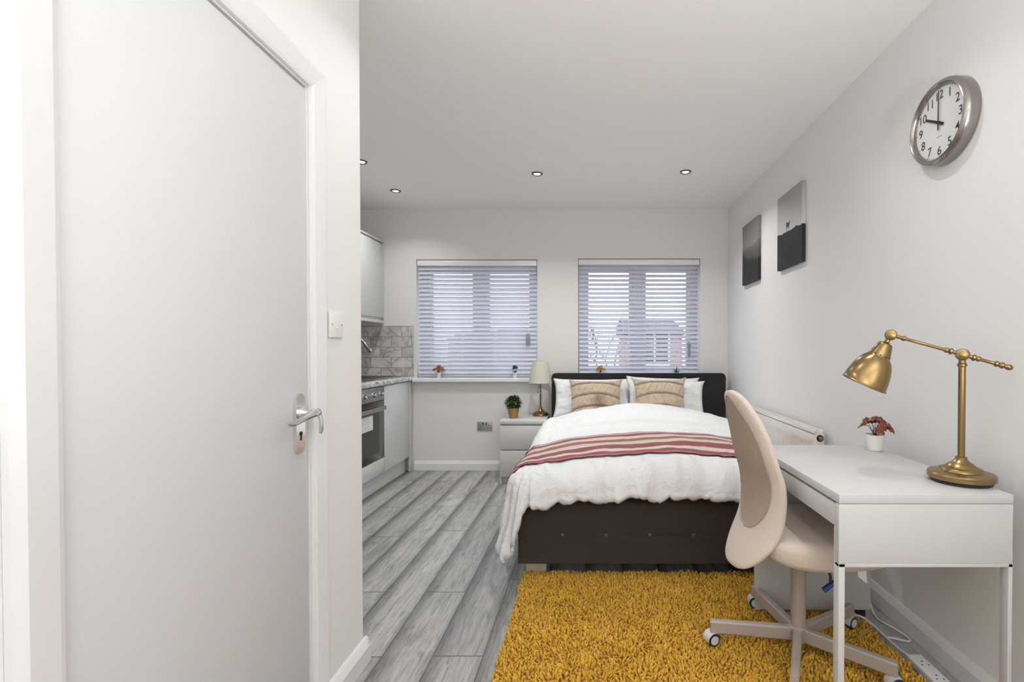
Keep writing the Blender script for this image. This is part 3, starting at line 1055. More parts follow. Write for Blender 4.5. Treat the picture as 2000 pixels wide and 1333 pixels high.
def little_plant(name, label, c, hp, rp, fol, kind, sd, cat='potted plant', spread=1.0):
    """small artificial plant in a white pot; kind: 'clump' rounded petals, 'blades' long leaves, 'bunch' tight flower"""
    t = thing(name, label, cat, c)
    pot(t, c, rp * 0.72, rp, hp, M_ceramic)
    r = random.Random(sd)
    st = MB()
    fl = MB()
    top = Vector((c[0], c[1], c[2] + hp * 0.88))
    if kind == 'clump':
        for i in range(20):
            a = r.uniform(0, 2 * PI)
            u = r.random() ** 0.6 if i > 3 else 0.15 * i
            rr = 0.050 * spread * u
            e = top + Vector((rr * math.cos(a), rr * math.sin(a), (0.062 - 0.030 * u * u) * spread * r.uniform(0.8, 1.1)))
            mid = top + Vector((rr * 0.45 * math.cos(a), rr * 0.45 * math.sin(a), 0.032 * spread))
            st.tube([top + Vector((r.uniform(-.006, .006), r.uniform(-.006, .006), 0)), mid, e], 0.0009, 5)
            # ruffled round leaf: fan of lobes
            nrm = Vector((math.cos(a) * u * 0.9, math.sin(a) * u * 0.9 - 0.35, 0.8)).normalized()
            s = nrm.orthogonal().normalized()
            q = nrm.cross(s)
            R = r.uniform(0.014, 0.021) * spread
            cen = fl.bm.verts.new(e)
            ring = []
            for k in range(20):
                th = 2 * PI * k / 20
                rad = R * (0.80 + 0.24 * math.cos(5 * th))
                ring.append(fl.bm.verts.new(e + rad * (math.cos(th) * s + math.sin(th) * q) + nrm * R * (0.12 * math.sin(th * 4) - 0.28)))
            for k in range(20):
                fl.bm.faces.new((cen, ring[k], ring[(k + 1) % 20]))
    elif kind == 'blades':
        for i in range(17):
            a = i * 2.399
            el = r.uniform(0.25, 1.1) if i > 4 else 1.35
            d = Vector((math.cos(a) * math.cos(el), math.sin(a) * math.cos(el) * 0.6, math.sin(el)))
            leaf(fl, top - Vector((0, 0, 0.006)), d, r.uniform(0.055, 0.085) * spread, 0.012, 0.15)
        st.tube([top, top + Vector((0.004, 0, 0.060))], 0.0015, 5)
    else:
        for i in range(60):
            a, z = r.uniform(0, 2 * PI), r.uniform(-0.5, 1)
            q = math.sqrt(1 - z * z)
            d = Vector((q * math.cos(a), q * math.sin(a), z))
            leaf(fl, top + Vector((0, 0, 0.040)) + d * 0.016, d + Vector((0, 0, 0.5)), 0.022, 0.016, 0.0)
        for a in (2.6, 3.5, 0.4, -0.6, 1.4, 4.6):
            leaf(st, top, Vector((math.cos(a), math.sin(a) - 0.3, 1.1)), 0.055, 0.018, 0.4)
    return t, st, fl


M_rust = leafmat('rust_petals', (0.10, 0.018, 0.008), (0.26, 0.050, 0.018), 60)
M_orange = leafmat('red_orange_petals', (0.16, 0.03, 0.008), (0.38, 0.11, 0.03), 60)
M_purple = leafmat('violet_petals', (0.02, 0.015, 0.08), (0.22, 0.18, 0.45), 70)
M_yellow = leafmat('ochre_petals', (0.22, 0.10, 0.01), (0.50, 0.27, 0.03), 60)
M_dkgreen = leafmat('dark_blades', (0.008, 0.018, 0.008), (0.03, 0.06, 0.02), 60)
M_stem = mat('dark_stem', (0.035, 0.025, 0.012), 0.7)
SILLZ = 0.8935
for nm, lb, c, m, ms, kd, sd, spn in (
        ('potted_flower', 'tiny white pot of rust orange flowers on the left end of the window sill', (-1.455, 4.645, SILLZ), M_orange, M_stem, 'clump', 5, 1.1),
        ('potted_flower', 'tiny white pot with one violet flower on the sill beside the table lamp', (-0.725, 4.645, SILLZ), M_purple, M_dkgreen, 'bunch', 6, 1.0),
        ('potted_flower', 'tiny pot of ochre yellow flowers above the bed headboard', (0.093, 4.640, SILLZ), M_yellow, M_stem, 'clump', 8, 1.1),
        ('potted_succulent', 'tiny pot with dark green spiky leaves above the bed headboard', (0.815, 4.640, SILLZ), M_dkgreen, M_stem, 'blades', 9, 1.0)):
    t, st, fl = little_plant(nm, lb, c, 0.054, 0.0235, m, kd, sd, spread=spn)
    st.build('stems', ms, t, smooth=0 if kd == 'bunch' else 30)
    fl.build('petals' if kd != 'blades' else 'leaves', m, t, smooth=0)

# ------------------------------------------------------------------ bed
bed = thing('bed', 'dark charcoal fabric double bed with buttoned footboard', 'bed', (0.43, 3.5, 0))
HX0, HX1 = -0.366, 1.258
def rounded_rect(x0, x1, z0, z1, r, top_only=True):
    P = [(x0, z0), (x1, z0)]
    for k in range(9):
        a = PI / 2 * k / 8
        P.append((x1 - r + r * math.cos(a), z1 - r + r * math.sin(a)))
    for k in range(9):
        a = PI / 2 + PI / 2 * k / 8
        P.append((x0 + r + r * math.cos(a), z1 - r + r * math.sin(a)))
    return P


hbm = MB().prism(rounded_rect(HX0, HX1, 0.06, 0.945, 0.035), 1, 4.525, 4.605)
bmesh.ops.bevel(hbm.bm, geom=[e for e in hbm.bm.edges if abs(e.verts[0].co.y - e.verts[1].co.y) < 1e-6], offset=0.014, segments=4, affect='EDGES', profile=0.5)
hbm.build('headboard', M_char, bed, smooth=50)

FX0, FX1, FY, FZ0, FZ1 = -0.367, 1.195, 2.420, 0.088, 0.410
BUT = [(-0.143 + 0.2195 * k, 0.233) for k in range(6)]


def foot_front(u, v):
    x = FX0 + (FX1 - FX0) * u
    z = FZ0 + (FZ1 - FZ0) * v
    d = 0.0
    for bx, bz in BUT:
        r2 = ((x - bx) / 0.034) ** 2 + ((z - bz) / 0.026) ** 2
        d += 0.020 * math.exp(-r2)
    # soft pull lines between buttons
    if BUT[0][0] - 0.06 < x < BUT[-1][0] + 0.06:
        d += 0.004 * math.exp(-((z - 0.233) / 0.012) ** 2)
    e = min(u * (FX1 - FX0), (1 - u) * (FX1 - FX0), v * (FZ1 - FZ0), (1 - v) * (FZ1 - FZ0))
    rr = 0.018
    if e < rr:
        d += rr - math.sqrt(max(0, rr * rr - (rr - e) ** 2))
    return Vector((x, FY + d, z))


fb = MB().grid(foot_front, 150, 44)
NBX = [(u / 150, 0) for u in range(151)]
fbk = MB().box(FX0, FX1, FY + 0.018, FY + 0.075, FZ0, FZ1)
# join the padded face and its body in one mesh
for f in list(fbk.bm.faces):
    fb.bm.faces.new([fb.bm.verts.new(v.co) for v in f.verts])
fbo = fb.build('footboard', M_footf, bed, smooth=60)
for bx, bz in BUT:
    MB().lathe([(0.0001, -0.0035), (0.007, -0.003), (0.0105, 0.0), (0.011, 0.004)], (bx, FY + 0.015, bz), 18, Matrix.Rotation(-PI / 2, 3, 'X'), cap=False).build('button', mat('button_fabric', (0.085, 0.07, 0.064), 0.5), fbo, smooth=60)
for x0, x1 in ((FX0 + 0.004, FX0 + 0.05), (FX1 - 0.05, FX1 - 0.004)):
    MB().box(x0, x1, FY + 0.076, 4.524, FZ0 + 0.01, FZ1 - 0.02, 0.012, 3).build('side_rail', M_footf, bed)
for x0 in (-0.337, 1.06):
    for y0 in (2.515, 4.42):
        MB().box(x0, x0 + 0.105, y0, y0 + 0.05, 0.001, 0.087, 0.003).build('leg', M_wood, bed)
MB().box(FX0 + 0.051, FX1 - 0.051, FY + 0.077, 4.523, FZ0 + 0.012, 0.255).build('bed_shade_block', M_footf, bed, smooth=0)  # unseen box added under the mattress to keep the gap below dark
MB().box(FX0 + 0.06, FX1 - 0.06, FY + 0.085, 4.515, 0.26, 0.575, 0.05, 4).build('mattress', M_linen, bed)

# ------------------------------------------------------------------ duvet
DXL, DXR, DYF, DR = -0.300, 1.075, 2.475, 0.125


def duvet_point(a, b, lift=0.0):
    bx = min(max(a, DXL), DXR)
    by = max(b, DYF)
    ex, ey = a - bx, b - by
    e = math.hypot(ex, ey)
    c = 1 - ((bx - 0.40) / 0.72) ** 2
    z = 0.560 + 0.085 * c * (0.55 + 0.45 * smooth(2.40, 2.95, by))
    head = smooth(3.42, 3.47, by + 0.07 * nz(a * 1.8, 3.3) + 0.05 * a) * 0.030 + smooth(3.5, 3.98, by) * 0.040
    z += head * (0.5 + 0.5 * max(0, c))
    z -= smooth(4.02, 4.16, by) * 0.13
    # loose undulation of the top
    z += 0.012 * nz(a * 3.1, b * 3.1, 1.7) + 0.006 * nz(a * 7.5, b * 6.0, 5.1)
    # radiating creases towards the foot
    ft = smooth(3.0, 2.5, b)
    z += ft * 0.007 * nz(a * 11 + b * 3, b * 3.0, 9.0)
    # sharp creases: ridged noise along slanting directions
    wx, wy = a + 0.10 * nz(a * 2.5, b * 2.5, 11.0), b + 0.10 * nz(a * 2.5, b * 2.5, 13.0)
    for (kx, ky, amp_, off_) in ((8.0, 1.4, 0.013, 0.0), (-6.0, 3.0, 0.010, 7.0), (15.0, 2.2, 0.007, 15.0)):
        rdg = 1 - min(1, abs(nz(wx * kx + wy * 1.5, wy * ky - wx * 1.0, off_)) * 4.5)
        z += amp_ * (0.25 + 0.75 * ft) * rdg * rdg * (1 - 0.85 * smooth(2.48, 2.56, b) * smooth(3.10, 3.02, b))
    r = DR
    if e < 1e-6:
        p = Vector((bx, by, z))
        n = Vector((0, 0, 1))
        hang = 0.0
    else:
        d = Vector((ex / e, ey / e, 0))
        q = r * PI / 2
        if e <= q:
            th = e / r
            p = Vector((bx, by, z)) + d * (r * math.sin(th)) - Vector((0, 0, r * (1 - math.cos(th))))
            n = d * math.sin(th) + Vector((0, 0, math.cos(th)))
            hang = e / q * 0.25
        else:
            h = e - q
            flare = 0.10 if ex >= 0 and abs(ey) < 1e-6 else 0.16
            if ex > 0:
                flare = 0.0
            p = Vector((bx, by, z)) + d * (r + flare * h) - Vector((0, 0, r + h * 0.985))
            n = d
            hang = 0.25 + h
        # folds running down the hanging part
        s = a if abs(ex) < 1e-6 else (b if abs(ey) < 1e-6 else math.atan2(ey, ex) * 0.45)
        amp = 0.095 * min(hang, 0.5)
        if ex > 0:
            amp *= 0.12
        f = 0.8 * nz(s * 7.0, hang * 1.5, 2.0) + 0.7 * nz(s * 15.0 + hang * 3, hang * 2.0, 4.0) + 0.35 * nz(s * 30 - hang * 4, hang * 4, 8.0)
        p += n * (amp * f)
    return p + n * lift


A0 = DXL - (DR * PI / 2 + 0.27)
A1 = DXR + (DR * PI / 2 + 0.06)
B0 = DYF - (DR * PI / 2 + 0.055)
B1 = 4.17


def duvet_fn(u, v):
    a = A0 + (A1 - A0) * u
    b = B0 + (B1 - B0) * v
    # the left side is shorter towards the head
    lim = DXL - (DR * PI / 2 + 0.27 - 0.10 * smooth(2.5, 4.0, b))
    if a < DXL:
        a = DXL + (a - DXL) * (DXL - lim) / (DXL - A0)
    # wavy hem at the foot
    if a < DXL and b < DYF:
        # rounded hanging corner
        exm, eym = DXL - lim, DYF - B0
        tx, ty = (DXL - a) / exm, (DYF - b) / eym
        t = max(tx, ty)
        if t > 1e-6:
            s_ = 0.5 * ty / tx if tx >= ty else 1 - 0.5 * tx / ty
            E = eym + (exm - eym) * smooth(1.0, 0.5, s_) + 0.05 * math.sin(PI * s_) * smooth(1, 0.7, s_)
            e = t * E
            a, b = DXL - e * math.cos(s_ * PI / 2), DYF - e * math.sin(s_ * PI / 2)
    elif b < DYF:
        b = DYF + (b - DYF) * (1 + 0.06 * nz(a * 6, 0.5) + 0.05 * nz(a * 15, 2.5))
    p = duvet_point(a, b)
    # puffed, turned-in hem
    hem = min(u * (A1 - A0), v * (B1 - B0))
    if hem < 0.03 and b < 4.0:
        n = Vector((-1 if u * (A1 - A0) < v * (B1 - B0) else 0, -1 if v * (B1 - B0) <= u * (A1 - A0) else 0, 0))
        p -= n * (0.020 * (1 - hem / 0.03) ** 2)
    return p


dv_ = MB().grid(duvet_fn, 210, 200)
duvet = dv_.build('duvet', M_linen, loc=(0.4, 3.3, 0.62), smooth=180)
tag(duvet, 'white crumpled duvet spread over the bed', 'duvet')
sm = duvet.modifiers.new('thickness', 'SOLIDIFY')
sm.thickness = 0.012
sm.offset = -1

# striped throw across the bed
TB0, TB1 = 2.545, 3.03
TA0, TA1 = DXL - 0.195, DXR + DR * PI / 2 + 0.05


def throw_fn(u, v):
    # v: 0 far edge, 1 near edge
    sk_ = smooth(0.30, 0.0, u)
    a0 = TA0 + 0.16 * (1 - v) * sk_
    a = a0 + (TA1 - a0) * u
    b = TB1 + (TB0 - TB1) * v + 0.015 * nz(a * 2.5, v * 2, 3.0) - 0.03 * smooth(0.25, 0, u)
    return duvet_point(a, b, 0.006 + 0.003 * nz(a * 9, b * 9, 6.0) + 0.002)


th = MB().grid(throw_fn, 230, 70, uvfn=lambda u, v: (u, v))
thr = th.build('throw', M_throw, loc=(0.4, 2.8, 0.66), smooth=180)
tag(thr, 'red and cream striped throw laid across the duvet', 'throw blanket')
ms_ = thr.modifiers.new('thickness', 'SOLIDIFY')
ms_.thickness = 0.004
ms_.offset = 1
fr_ = MB()
rnd = random.Random(11)
for i in range(70):
    v = (i + 0.5) / 70
    p = throw_fn(0.0, v)
    q = throw_fn(0.012, v)
    d = (p - q).normalized()
    L = rnd.uniform(0.018, 0.034)
    out = Vector((-0.35, -0.1, 0))
    j = Vector((0, rnd.uniform(-.3, .3), rnd.uniform(-.2, .2)))
    fr_.tube([p + d * -0.002, p + (d + out * 0.3 + j * .5) * L * 0.5, p + (d + Vector((-.1, 0, -.5)) + j) * L], [0.0028, 0.0024, 0.001], 5)
fr_.build('fringe', mat('fringe_red', (0.20, 0.03, 0.035), 0.9), thr, smooth=0)


# ------------------------------------------------------------------ pillows
def pillow(name, m, label, cat, c, w, h, t, lean, rz=0.0, roll=0.0, seed=1, pleats=0, ears=0.0, group=None, n=46, crease=1.0):
    """upright pillow: local u across, v up, thickness along local y; c is the centre of its bottom edge"""
    M = Matrix.Translation(Vector(c)) @ Matrix.Rotation(rz, 4, 'Z') @ Matrix.Rotation(lean, 4, 'X') @ Matrix.Rotation(roll, 4, 'Y')
    mb = MB()

    def shape(u, v, side):
        p, q = u * 2 - 1, v * 2 - 1
        ax, az = abs(p), abs(q)
        # outline: edges bow inwards, corners stand out
        px = p * (1 - 0.05 * (1 - az ** 2) * 1.0 + ears * (ax * az) ** 6)
        pz = q * (1 - 0.04 * (1 - ax ** 2) * 1.0 + 0.012 * nz(p * 3, seed) + ears * (ax * az) ** 6)
        th_ = max(0.0, (1 - ax ** 3.2)) ** 0.5 * max(0.0, (1 - az ** 3.2)) ** 0.5
        y = side * t * 0.5 * th_
        wob = 0.010 * crease * nz(p * 2 + seed, q * 2, side) + 0.005 * crease * nz(p * 6, q * 6 + seed, side)
        y += side * wob * min(1, th_ * 2)
        if pleats and side < 0:
            zz = q - 0.20 * (1 - p * p) + 0.03 * nz(p * 2, seed)
            k = (zz + 1) / 2 * pleats
            fr = abs(k - round(k))
            y += 0.026 * math.exp(-(fr / 0.075) ** 2) * min(1, th_ * 2.5)
            # slanting pulls inside each band
            kk = math.floor(k)
            sl = (p * 3.2 + kk * 0.37 + (k - kk) * 0.8 * (1 if kk % 2 else -1))
            f2 = abs(sl - round(sl))
            y += 0.007 * math.exp(-(f2 / 0.05) ** 2) * min(1, th_ * 2.5)
        return M @ Vector((px * w / 2, y, h / 2 + pz * h / 2))
    mb.grid(lambda u, v: shape(u, v, -1), n, n)
    mb.grid(lambda u, v: shape(u, v, 1), n, n)
    o = mb.build(name, m, loc=c, smooth=180, doubles=0.0004)
    return tag(o, label, cat, group)


LEAN = math.radians(20)
pillow('pillow', M_linen, 'white pillow behind the left beige cushion', 'pillow', (0.015, 4.290, 0.560), 0.69, 0.36, 0.13, -LEAN, seed=2, group='white bed pillows', ears=0.05)
pillow('pillow', M_linen, 'white pillow against the headboard, hindmost on the right side of the bed', 'pillow', (0.645, 4.335, 0.560), 0.64, 0.365, 0.11, -math.radians(17), seed=3, group='white bed pillows', ears=0.06, roll=0.03)
pillow('pillow', M_linen, 'white pillow right behind the right beige cushion, in front of another pillow', 'pillow', (0.655, 4.205, 0.560), 0.67, 0.345, 0.11, -math.radians(19), seed=5, group='white bed pillows', ears=0.05, roll=0.02)
pillow('cushion', plush_mat('beige_plush_stained', (0.03, -0.005, 0.20)), 'beige pleated plush cushion with a brown stain, on the left of the bed', 'cushion', (0.042, 4.165, 0.520), 0.445, 0.395, 0.17, -math.radians(20), seed=7, pleats=3.6, ears=0.09, n=80, group='beige pleated cushions', crease=0.6)
pillow('cushion', plush_mat('beige_plush'), 'clean beige pleated plush cushion on the right of the bed', 'cushion', (0.588, 4.080, 0.535), 0.435, 0.395, 0.17, -math.radians(19), seed=9, pleats=3.6, ears=0.10, n=80, group='beige pleated cushions', crease=0.6)

# ------------------------------------------------------------------ radiator
rad = thing('radiator', 'cream panel radiator on the right wall between bed and desk', 'radiator', (1.26, 3.27, 0.15))
RY0, RY1, RX0, RX1, RZ0, RZ1 = 2.67, 3.87, 1.236, 1.284, 0.14, 0.722


def rad_face(u, v):
    y = RY0 + 0.004 + (RY1 - RY0 - 0.008) * u
    z = RZ0 + 0.004 + (RZ1 - RZ0 - 0.03) * v
    d = 0.0
    m = min((y - RY0 - 0.04) / 0.012, (RY1 - 0.04 - y) / 0.012, (z - RZ0 - 0.045) / 0.02, (RZ1 - 0.075 - z) / 0.02)
    if m > 0:
        d = 0.012 * min(1, m) * (0.5 - 0.5 * math.cos(2 * PI * (y - RY0 - 0.04) / 0.0333))
    return Vector((RX0 + 0.002 + d, y, z))


MB().grid(rad_face, 400, 30).build('front_panel', M_rad, rad, smooth=60)
MB().box(RX0 + 0.012, RX1, RY0 + 0.006, RY1 - 0.006, RZ0 + 0.004, RZ1 - 0.02).build('convector', M_rad, rad, smooth=0)
for y0, y1 in ((RY0, RY0 + 0.003), (RY1 - 0.003, RY1)):
    MB().box(RX0, RX1, y0, y1, RZ0, RZ1 - 0.004).build('end_panel', M_rad, rad, smooth=0)
gr = MB()
gr.box(RX0, RX0 + 0.006, RY0, RY1, RZ1 - 0.022, RZ1, 0.002).box(RX1 - 0.006, RX1, RY0, RY1, RZ1 - 0.022, RZ1, 0.002)
for k in range(49):
    y = RY0 + 0.01 + k * (RY1 - RY0 - 0.02) / 48
    gr.box(RX0 + 0.006, RX1 - 0.006, y - 0.003, y + 0.003, RZ1 - 0.008, RZ1 - 0.002)
gr.build('top_grille', M_rad, rad, smooth=30)
RXm = Matrix.Rotation(PI / 2, 3, 'X')
pg = MB().lathe([(0.0185, 0.0002), (0.0185, 0.006), (0.014, 0.007)], (1.260, RY0, RZ1 - 0.042), 24, RXm)
pgo = pg.build('bleed_plug', mat('black_rubber', (0.02, 0.018, 0.012), 0.5), rad)
MB().lathe([(0.0115, 0.0072), (0.0115, 0.015), (0.008, 0.017)], (1.260, RY0, RZ1 - 0.042), 20, RXm).build('brass_cap', M_brass, pgo)
for y in (2.95, 3.6):
    MB().box(RX1, XR - 0.0005, y, y + 0.04, 0.25, 0.66).build('wall_bracket', M_rad, rad, smooth=0)

# ------------------------------------------------------------------ wall clock
CY, CZ, CR = 1.797, 2.003, 0.151
clk = thing('wall_clock', 'round steel wall clock with white dial showing ten o clock', 'clock', (XR, CY, CZ))
RL = Matrix.Rotation(-PI / 2, 3, 'Y')          # local +z -> -x (into the room)
M_clk = mat('clock_steel', (0.34, 0.31, 0.29), 0.22, 1.0)
MB().lathe([(CR - 0.006, 0.001), (CR, 0.002), (CR + 0.001, 0.030), (CR - 0.001, 0.040), (CR - 0.007, 0.050), (CR - 0.014, 0.053), (CR - 0.019, 0.049), (CR - 0.021, 0.040), (CR - 0.0215, 0.034)], (XR, CY, CZ), 96, RL, cap=False).build('rim', M_clk, clk, smooth=50)
dial = MB().lathe([(CR - 0.0218, 0.030), (CR - 0.0218, 0.034), (0.0001, 0.034)], (XR, CY, CZ), 72, RL, cap=False).build('dial', mat('dial_white', (0.80, 0.80, 0.78), 0.5), clk, smooth=20)
DX = XR - 0.034


def on_dial(u, v, h):
    """u right, v up as seen from the room"""
    return Vector((DX - h, CY - u, CZ + v))


def text_mesh(body, size):
    c = bpy.data.curves.new('t', 'FONT')
    c.body = body
    c.size = size
    c.align_x = 'CENTER'
    c.align_y = 'CENTER'
    c.offset = 0.00015
    ob = bpy.data.objects.new('t', c)
    COL.objects.link(ob)
    dg = bpy.context.evaluated_depsgraph_get()
    dg.update()
    me = bpy.data.meshes.new_from_object(ob.evaluated_get(dg))
    bpy.data.objects.remove(ob)
    V = [(v.co.x, v.co.y) for v in me.vertices]
    F = [tuple(p.vertices) for p in me.polygons]
    bpy.data.meshes.remove(me)
    if V:
        cx = (min(a for a, b in V) + max(a for a, b in V)) / 2
        cy = (min(b for a, b in V) + max(b for a, b in V)) / 2
        V = [(a - cx, b - cy) for a, b in V]
    return V, F


for hnum in range(1, 13):
    a = hnum * PI / 6
    V, F = text_mesh(str(hnum), 0.045)
    R = 0.101
    nb = MB()
    vs = [nb.bm.verts.new(on_dial(R * math.sin(a) + x, R * math.cos(a) + y, 0.0008)) for x, y in V]
    for f in F:
        try:
            nb.bm.faces.new([vs[i] for i in f])
        except ValueError:
            pass
    nb.build('numeral', M_mark, dial, smooth=0)
tk = MB()
for k in range(60):
    a = k * PI / 30
    l, w = (0.008, 0.0012) if k % 5 == 0 else (0.004, 0.0004)
    P = []
    for rr, ww in ((0.1275, -w), (0.1275, w), (0.1275 - l, w), (0.1275 - l, -w)):
        P.append(on_dial(rr * math.sin(a) + ww * math.cos(a), rr * math.cos(a) - ww * math.sin(a), 0.0007))
    tk.bm.faces.new([tk.bm.verts.new(p) for p in P])
for k in range(120):
    a, b = k * PI / 60, (k + 1) * PI / 60
    tk.bm.faces.new([tk.bm.verts.new(on_dial(r * math.sin(t), r * math.cos(t), 0.0006)) for r, t in ((0.1275, a), (0.1275, b), (0.1268, b), (0.1268, a))])
tk.build('minute_track', M_mark, dial, smooth=0)
mk = MB()
wv = [(-0.013, -0.001), (-0.010, 0.002), (-0.007, -0.001), (-0.004, 0.002), (-0.001, -0.001), (0.002, 0.002), (0.005, -0.001), (0.008, 0.002), (0.012, -0.001)]
mk.tube([on_dial(x, -0.050 + y, 0.0009) for x, y in wv], 0.0007, 5)
mk.build('printed_mark', M_grey_mark, dial, smooth=0)


def hand(a, L, back, w0, w1, h):
    mb = MB()
    d, s = (math.sin(a), math.cos(a)), (math.cos(a), -math.sin(a))
    P = [(-back, w0), (L, w1), (L, -w1), (-back, -w0)]
    for hh in (h, h + 0.0012):
        mb.bm.faces.new([mb.bm.verts.new(on_dial(d[0] * r + s[0] * w, d[1] * r + s[1] * w, hh)) for r, w in P])
    mb.lathe([(0.006, h - 0.001), (0.006, h + 0.002)], (DX, CY, CZ), 18, RL)
    return mb


hand(10 * PI / 6, 0.078, 0.026, 0.0052, 0.0040, 0.003).build('hour_hand', M_mark, clk, smooth=0)
hand(0.012, 0.116, 0.028, 0.0030, 0.0018, 0.006).build('minute_hand', M_mark, clk, smooth=0)
MB().lathe([(CR - 0.0222, 0.044), (0.0001, 0.0455)], (XR, CY, CZ), 72, RL, cap=False).build('glass', M_glass, clk, smooth=60)


# ------------------------------------------------------------------ canvases
def canvas_mat(kind, y0, w, z0, h):
    """kind 0: misty pine slope; 1: dark crag under pale sky (face coordinates run left to right as seen)"""
    m, nt, b = nodes_of('canvas_print_%d' % kind)
    g = NG(nt)
    tc = g.n('ShaderNodeTexCoord')
    sp = g.n('ShaderNodeSeparateXYZ')
    g.link(tc.outputs['Object'], sp.inputs[0])
    s = g.math('DIVIDE', g.math('MULTIPLY', sp.outputs[1], -1.0), w)       # -0.5..0.5 left to right
    t = g.math('DIVIDE', sp.outputs[2], h)                                  # 0..1
    sv = g.comb(s, 0.0, 0.0)
    if kind == 1:
        edge = g.math('ADD', 0.475, g.math('ADD', g.math('MULTIPLY', g.math('SUBTRACT', g.noise(sv, 5.5, 4), 0.5), 0.10), g.math('MULTIPLY', s, -0.015)))
        rock = g.noise(tc.outputs['Object'], 22, 5)
        dark = g.ramp(rock, [(0.35, (0.008, 0.008, 0.009)), (0.75, (0.024, 0.024, 0.025))])
        sky = g.ramp(t, [(0.45, (0.62, 0.62, 0.62)), (1.0, (0.34, 0.34, 0.34))])
        c = g.mix(g.math('GREATER_THAN', edge, t), sky, dark)
    else:
        far = g.ramp(t, [(0.30, (0.06, 0.061, 0.06)), (0.50, (0.13, 0.132, 0.13)), (0.62, (0.24, 0.24, 0.237)), (1.0, (0.23, 0.23, 0.228))])
        hill = g.math('ADD', 0.60, g.math('MULTIPLY', g.math('SUBTRACT', g.noise(sv, 3.0, 3), 0.5), 0.3))
        c = g.mix(g.math('MULTIPLY', g.math('GREATER_THAN', hill, t), 0.35), far, (0.05, 0.05, 0.05))
        tri = g.math('ABSOLUTE', g.math('SUBTRACT', g.math('FRACT', g.math('MULTIPLY', s, 17.0)), 0.5))
        wn = g.n('ShaderNodeTexWhiteNoise', noise_dimensions='1D')
        g.link(g.math('FLOOR', g.math('MULTIPLY', s, 17.0)), wn.inputs['W'])
        tree = g.math('ADD', g.math('SUBTRACT', 0.40, g.math('MULTIPLY', s, 0.20)), g.math('SUBTRACT', g.math('MULTIPLY', wn.outputs['Value'], 0.09), g.math('MULTIPLY', tri, 0.16)))
        c = g.mix(g.math('GREATER_THAN', tree, t), c, (0.012, 0.012, 0.013))
    g.link(c, b.inputs['Base Color'])
    b.inputs['Roughness'].default_value = 0.6
    return m


for kind, (yn, yf, label) in enumerate(((3.765, 4.150, 'dark canvas print of a misty pine slope, farther of two on the right wall'),
                                         (2.985, 3.376, 'canvas print of a black crag under pale sky, nearer of two'))):
    z0, h = 1.709, 0.495
    ym, w = (yn + yf) / 2, yf - yn
    cv = MB().box(1.290, XR - 0.001, yn, yf, z0, z0 + h, 0.0012, 2).build('canvas_print', canvas_mat(kind, ym, w, z0, h), loc=(1.290, ym, z0), smooth=0)
    tag(cv, label, 'canvas print', 'canvas prints on the right wall')
    if kind == 1:
        # small four-legged animal printed on the crag
        an = MB()
        body = [(-0.050, 0.270), (-0.045, 0.262), (-0.046, 0.238), (-0.042, 0.238), (-0.038, 0.258), (-0.012, 0.262), (-0.008, 0.240), (-0.003, 0.240), (-0.002, 0.262), (0.006, 0.275), (0.012, 0.285),
                (0.010, 0.296), (0.003, 0.296), (-0.004, 0.288), (-0.018, 0.287), (-0.028, 0.296), (-0.042, 0.298), (-0.050, 0.288)]
        an.bm.faces.new([an.bm.verts.new(Vector((1.2893, ym - s - 0.008, z0 + t))) for s, t in body])
        ao = an.build('printed_animal', mat('print_brown', (0.08, 0.06, 0.06), 0.6), cv, smooth=0)

# ------------------------------------------------------------------ rug
RGX0, RGX1, RGY0, RGY1 = -0.345, 1.160, 0.55, 2.495
rug = thing('rug', 'mustard yellow shaggy rug on the floor in front of the bed', 'rug', ((RGX0 + RGX1) / 2, (RGY0 + RGY1) / 2, 0))
MB().box(RGX0 + 0.012, RGX1 - 0.012, RGY0 + 0.012, RGY1 - 0.012, 0.0005, 0.008).build('backing', mat('rug_backing', (0.40, 0.22, 0.03), 0.95), rug, smooth=0)


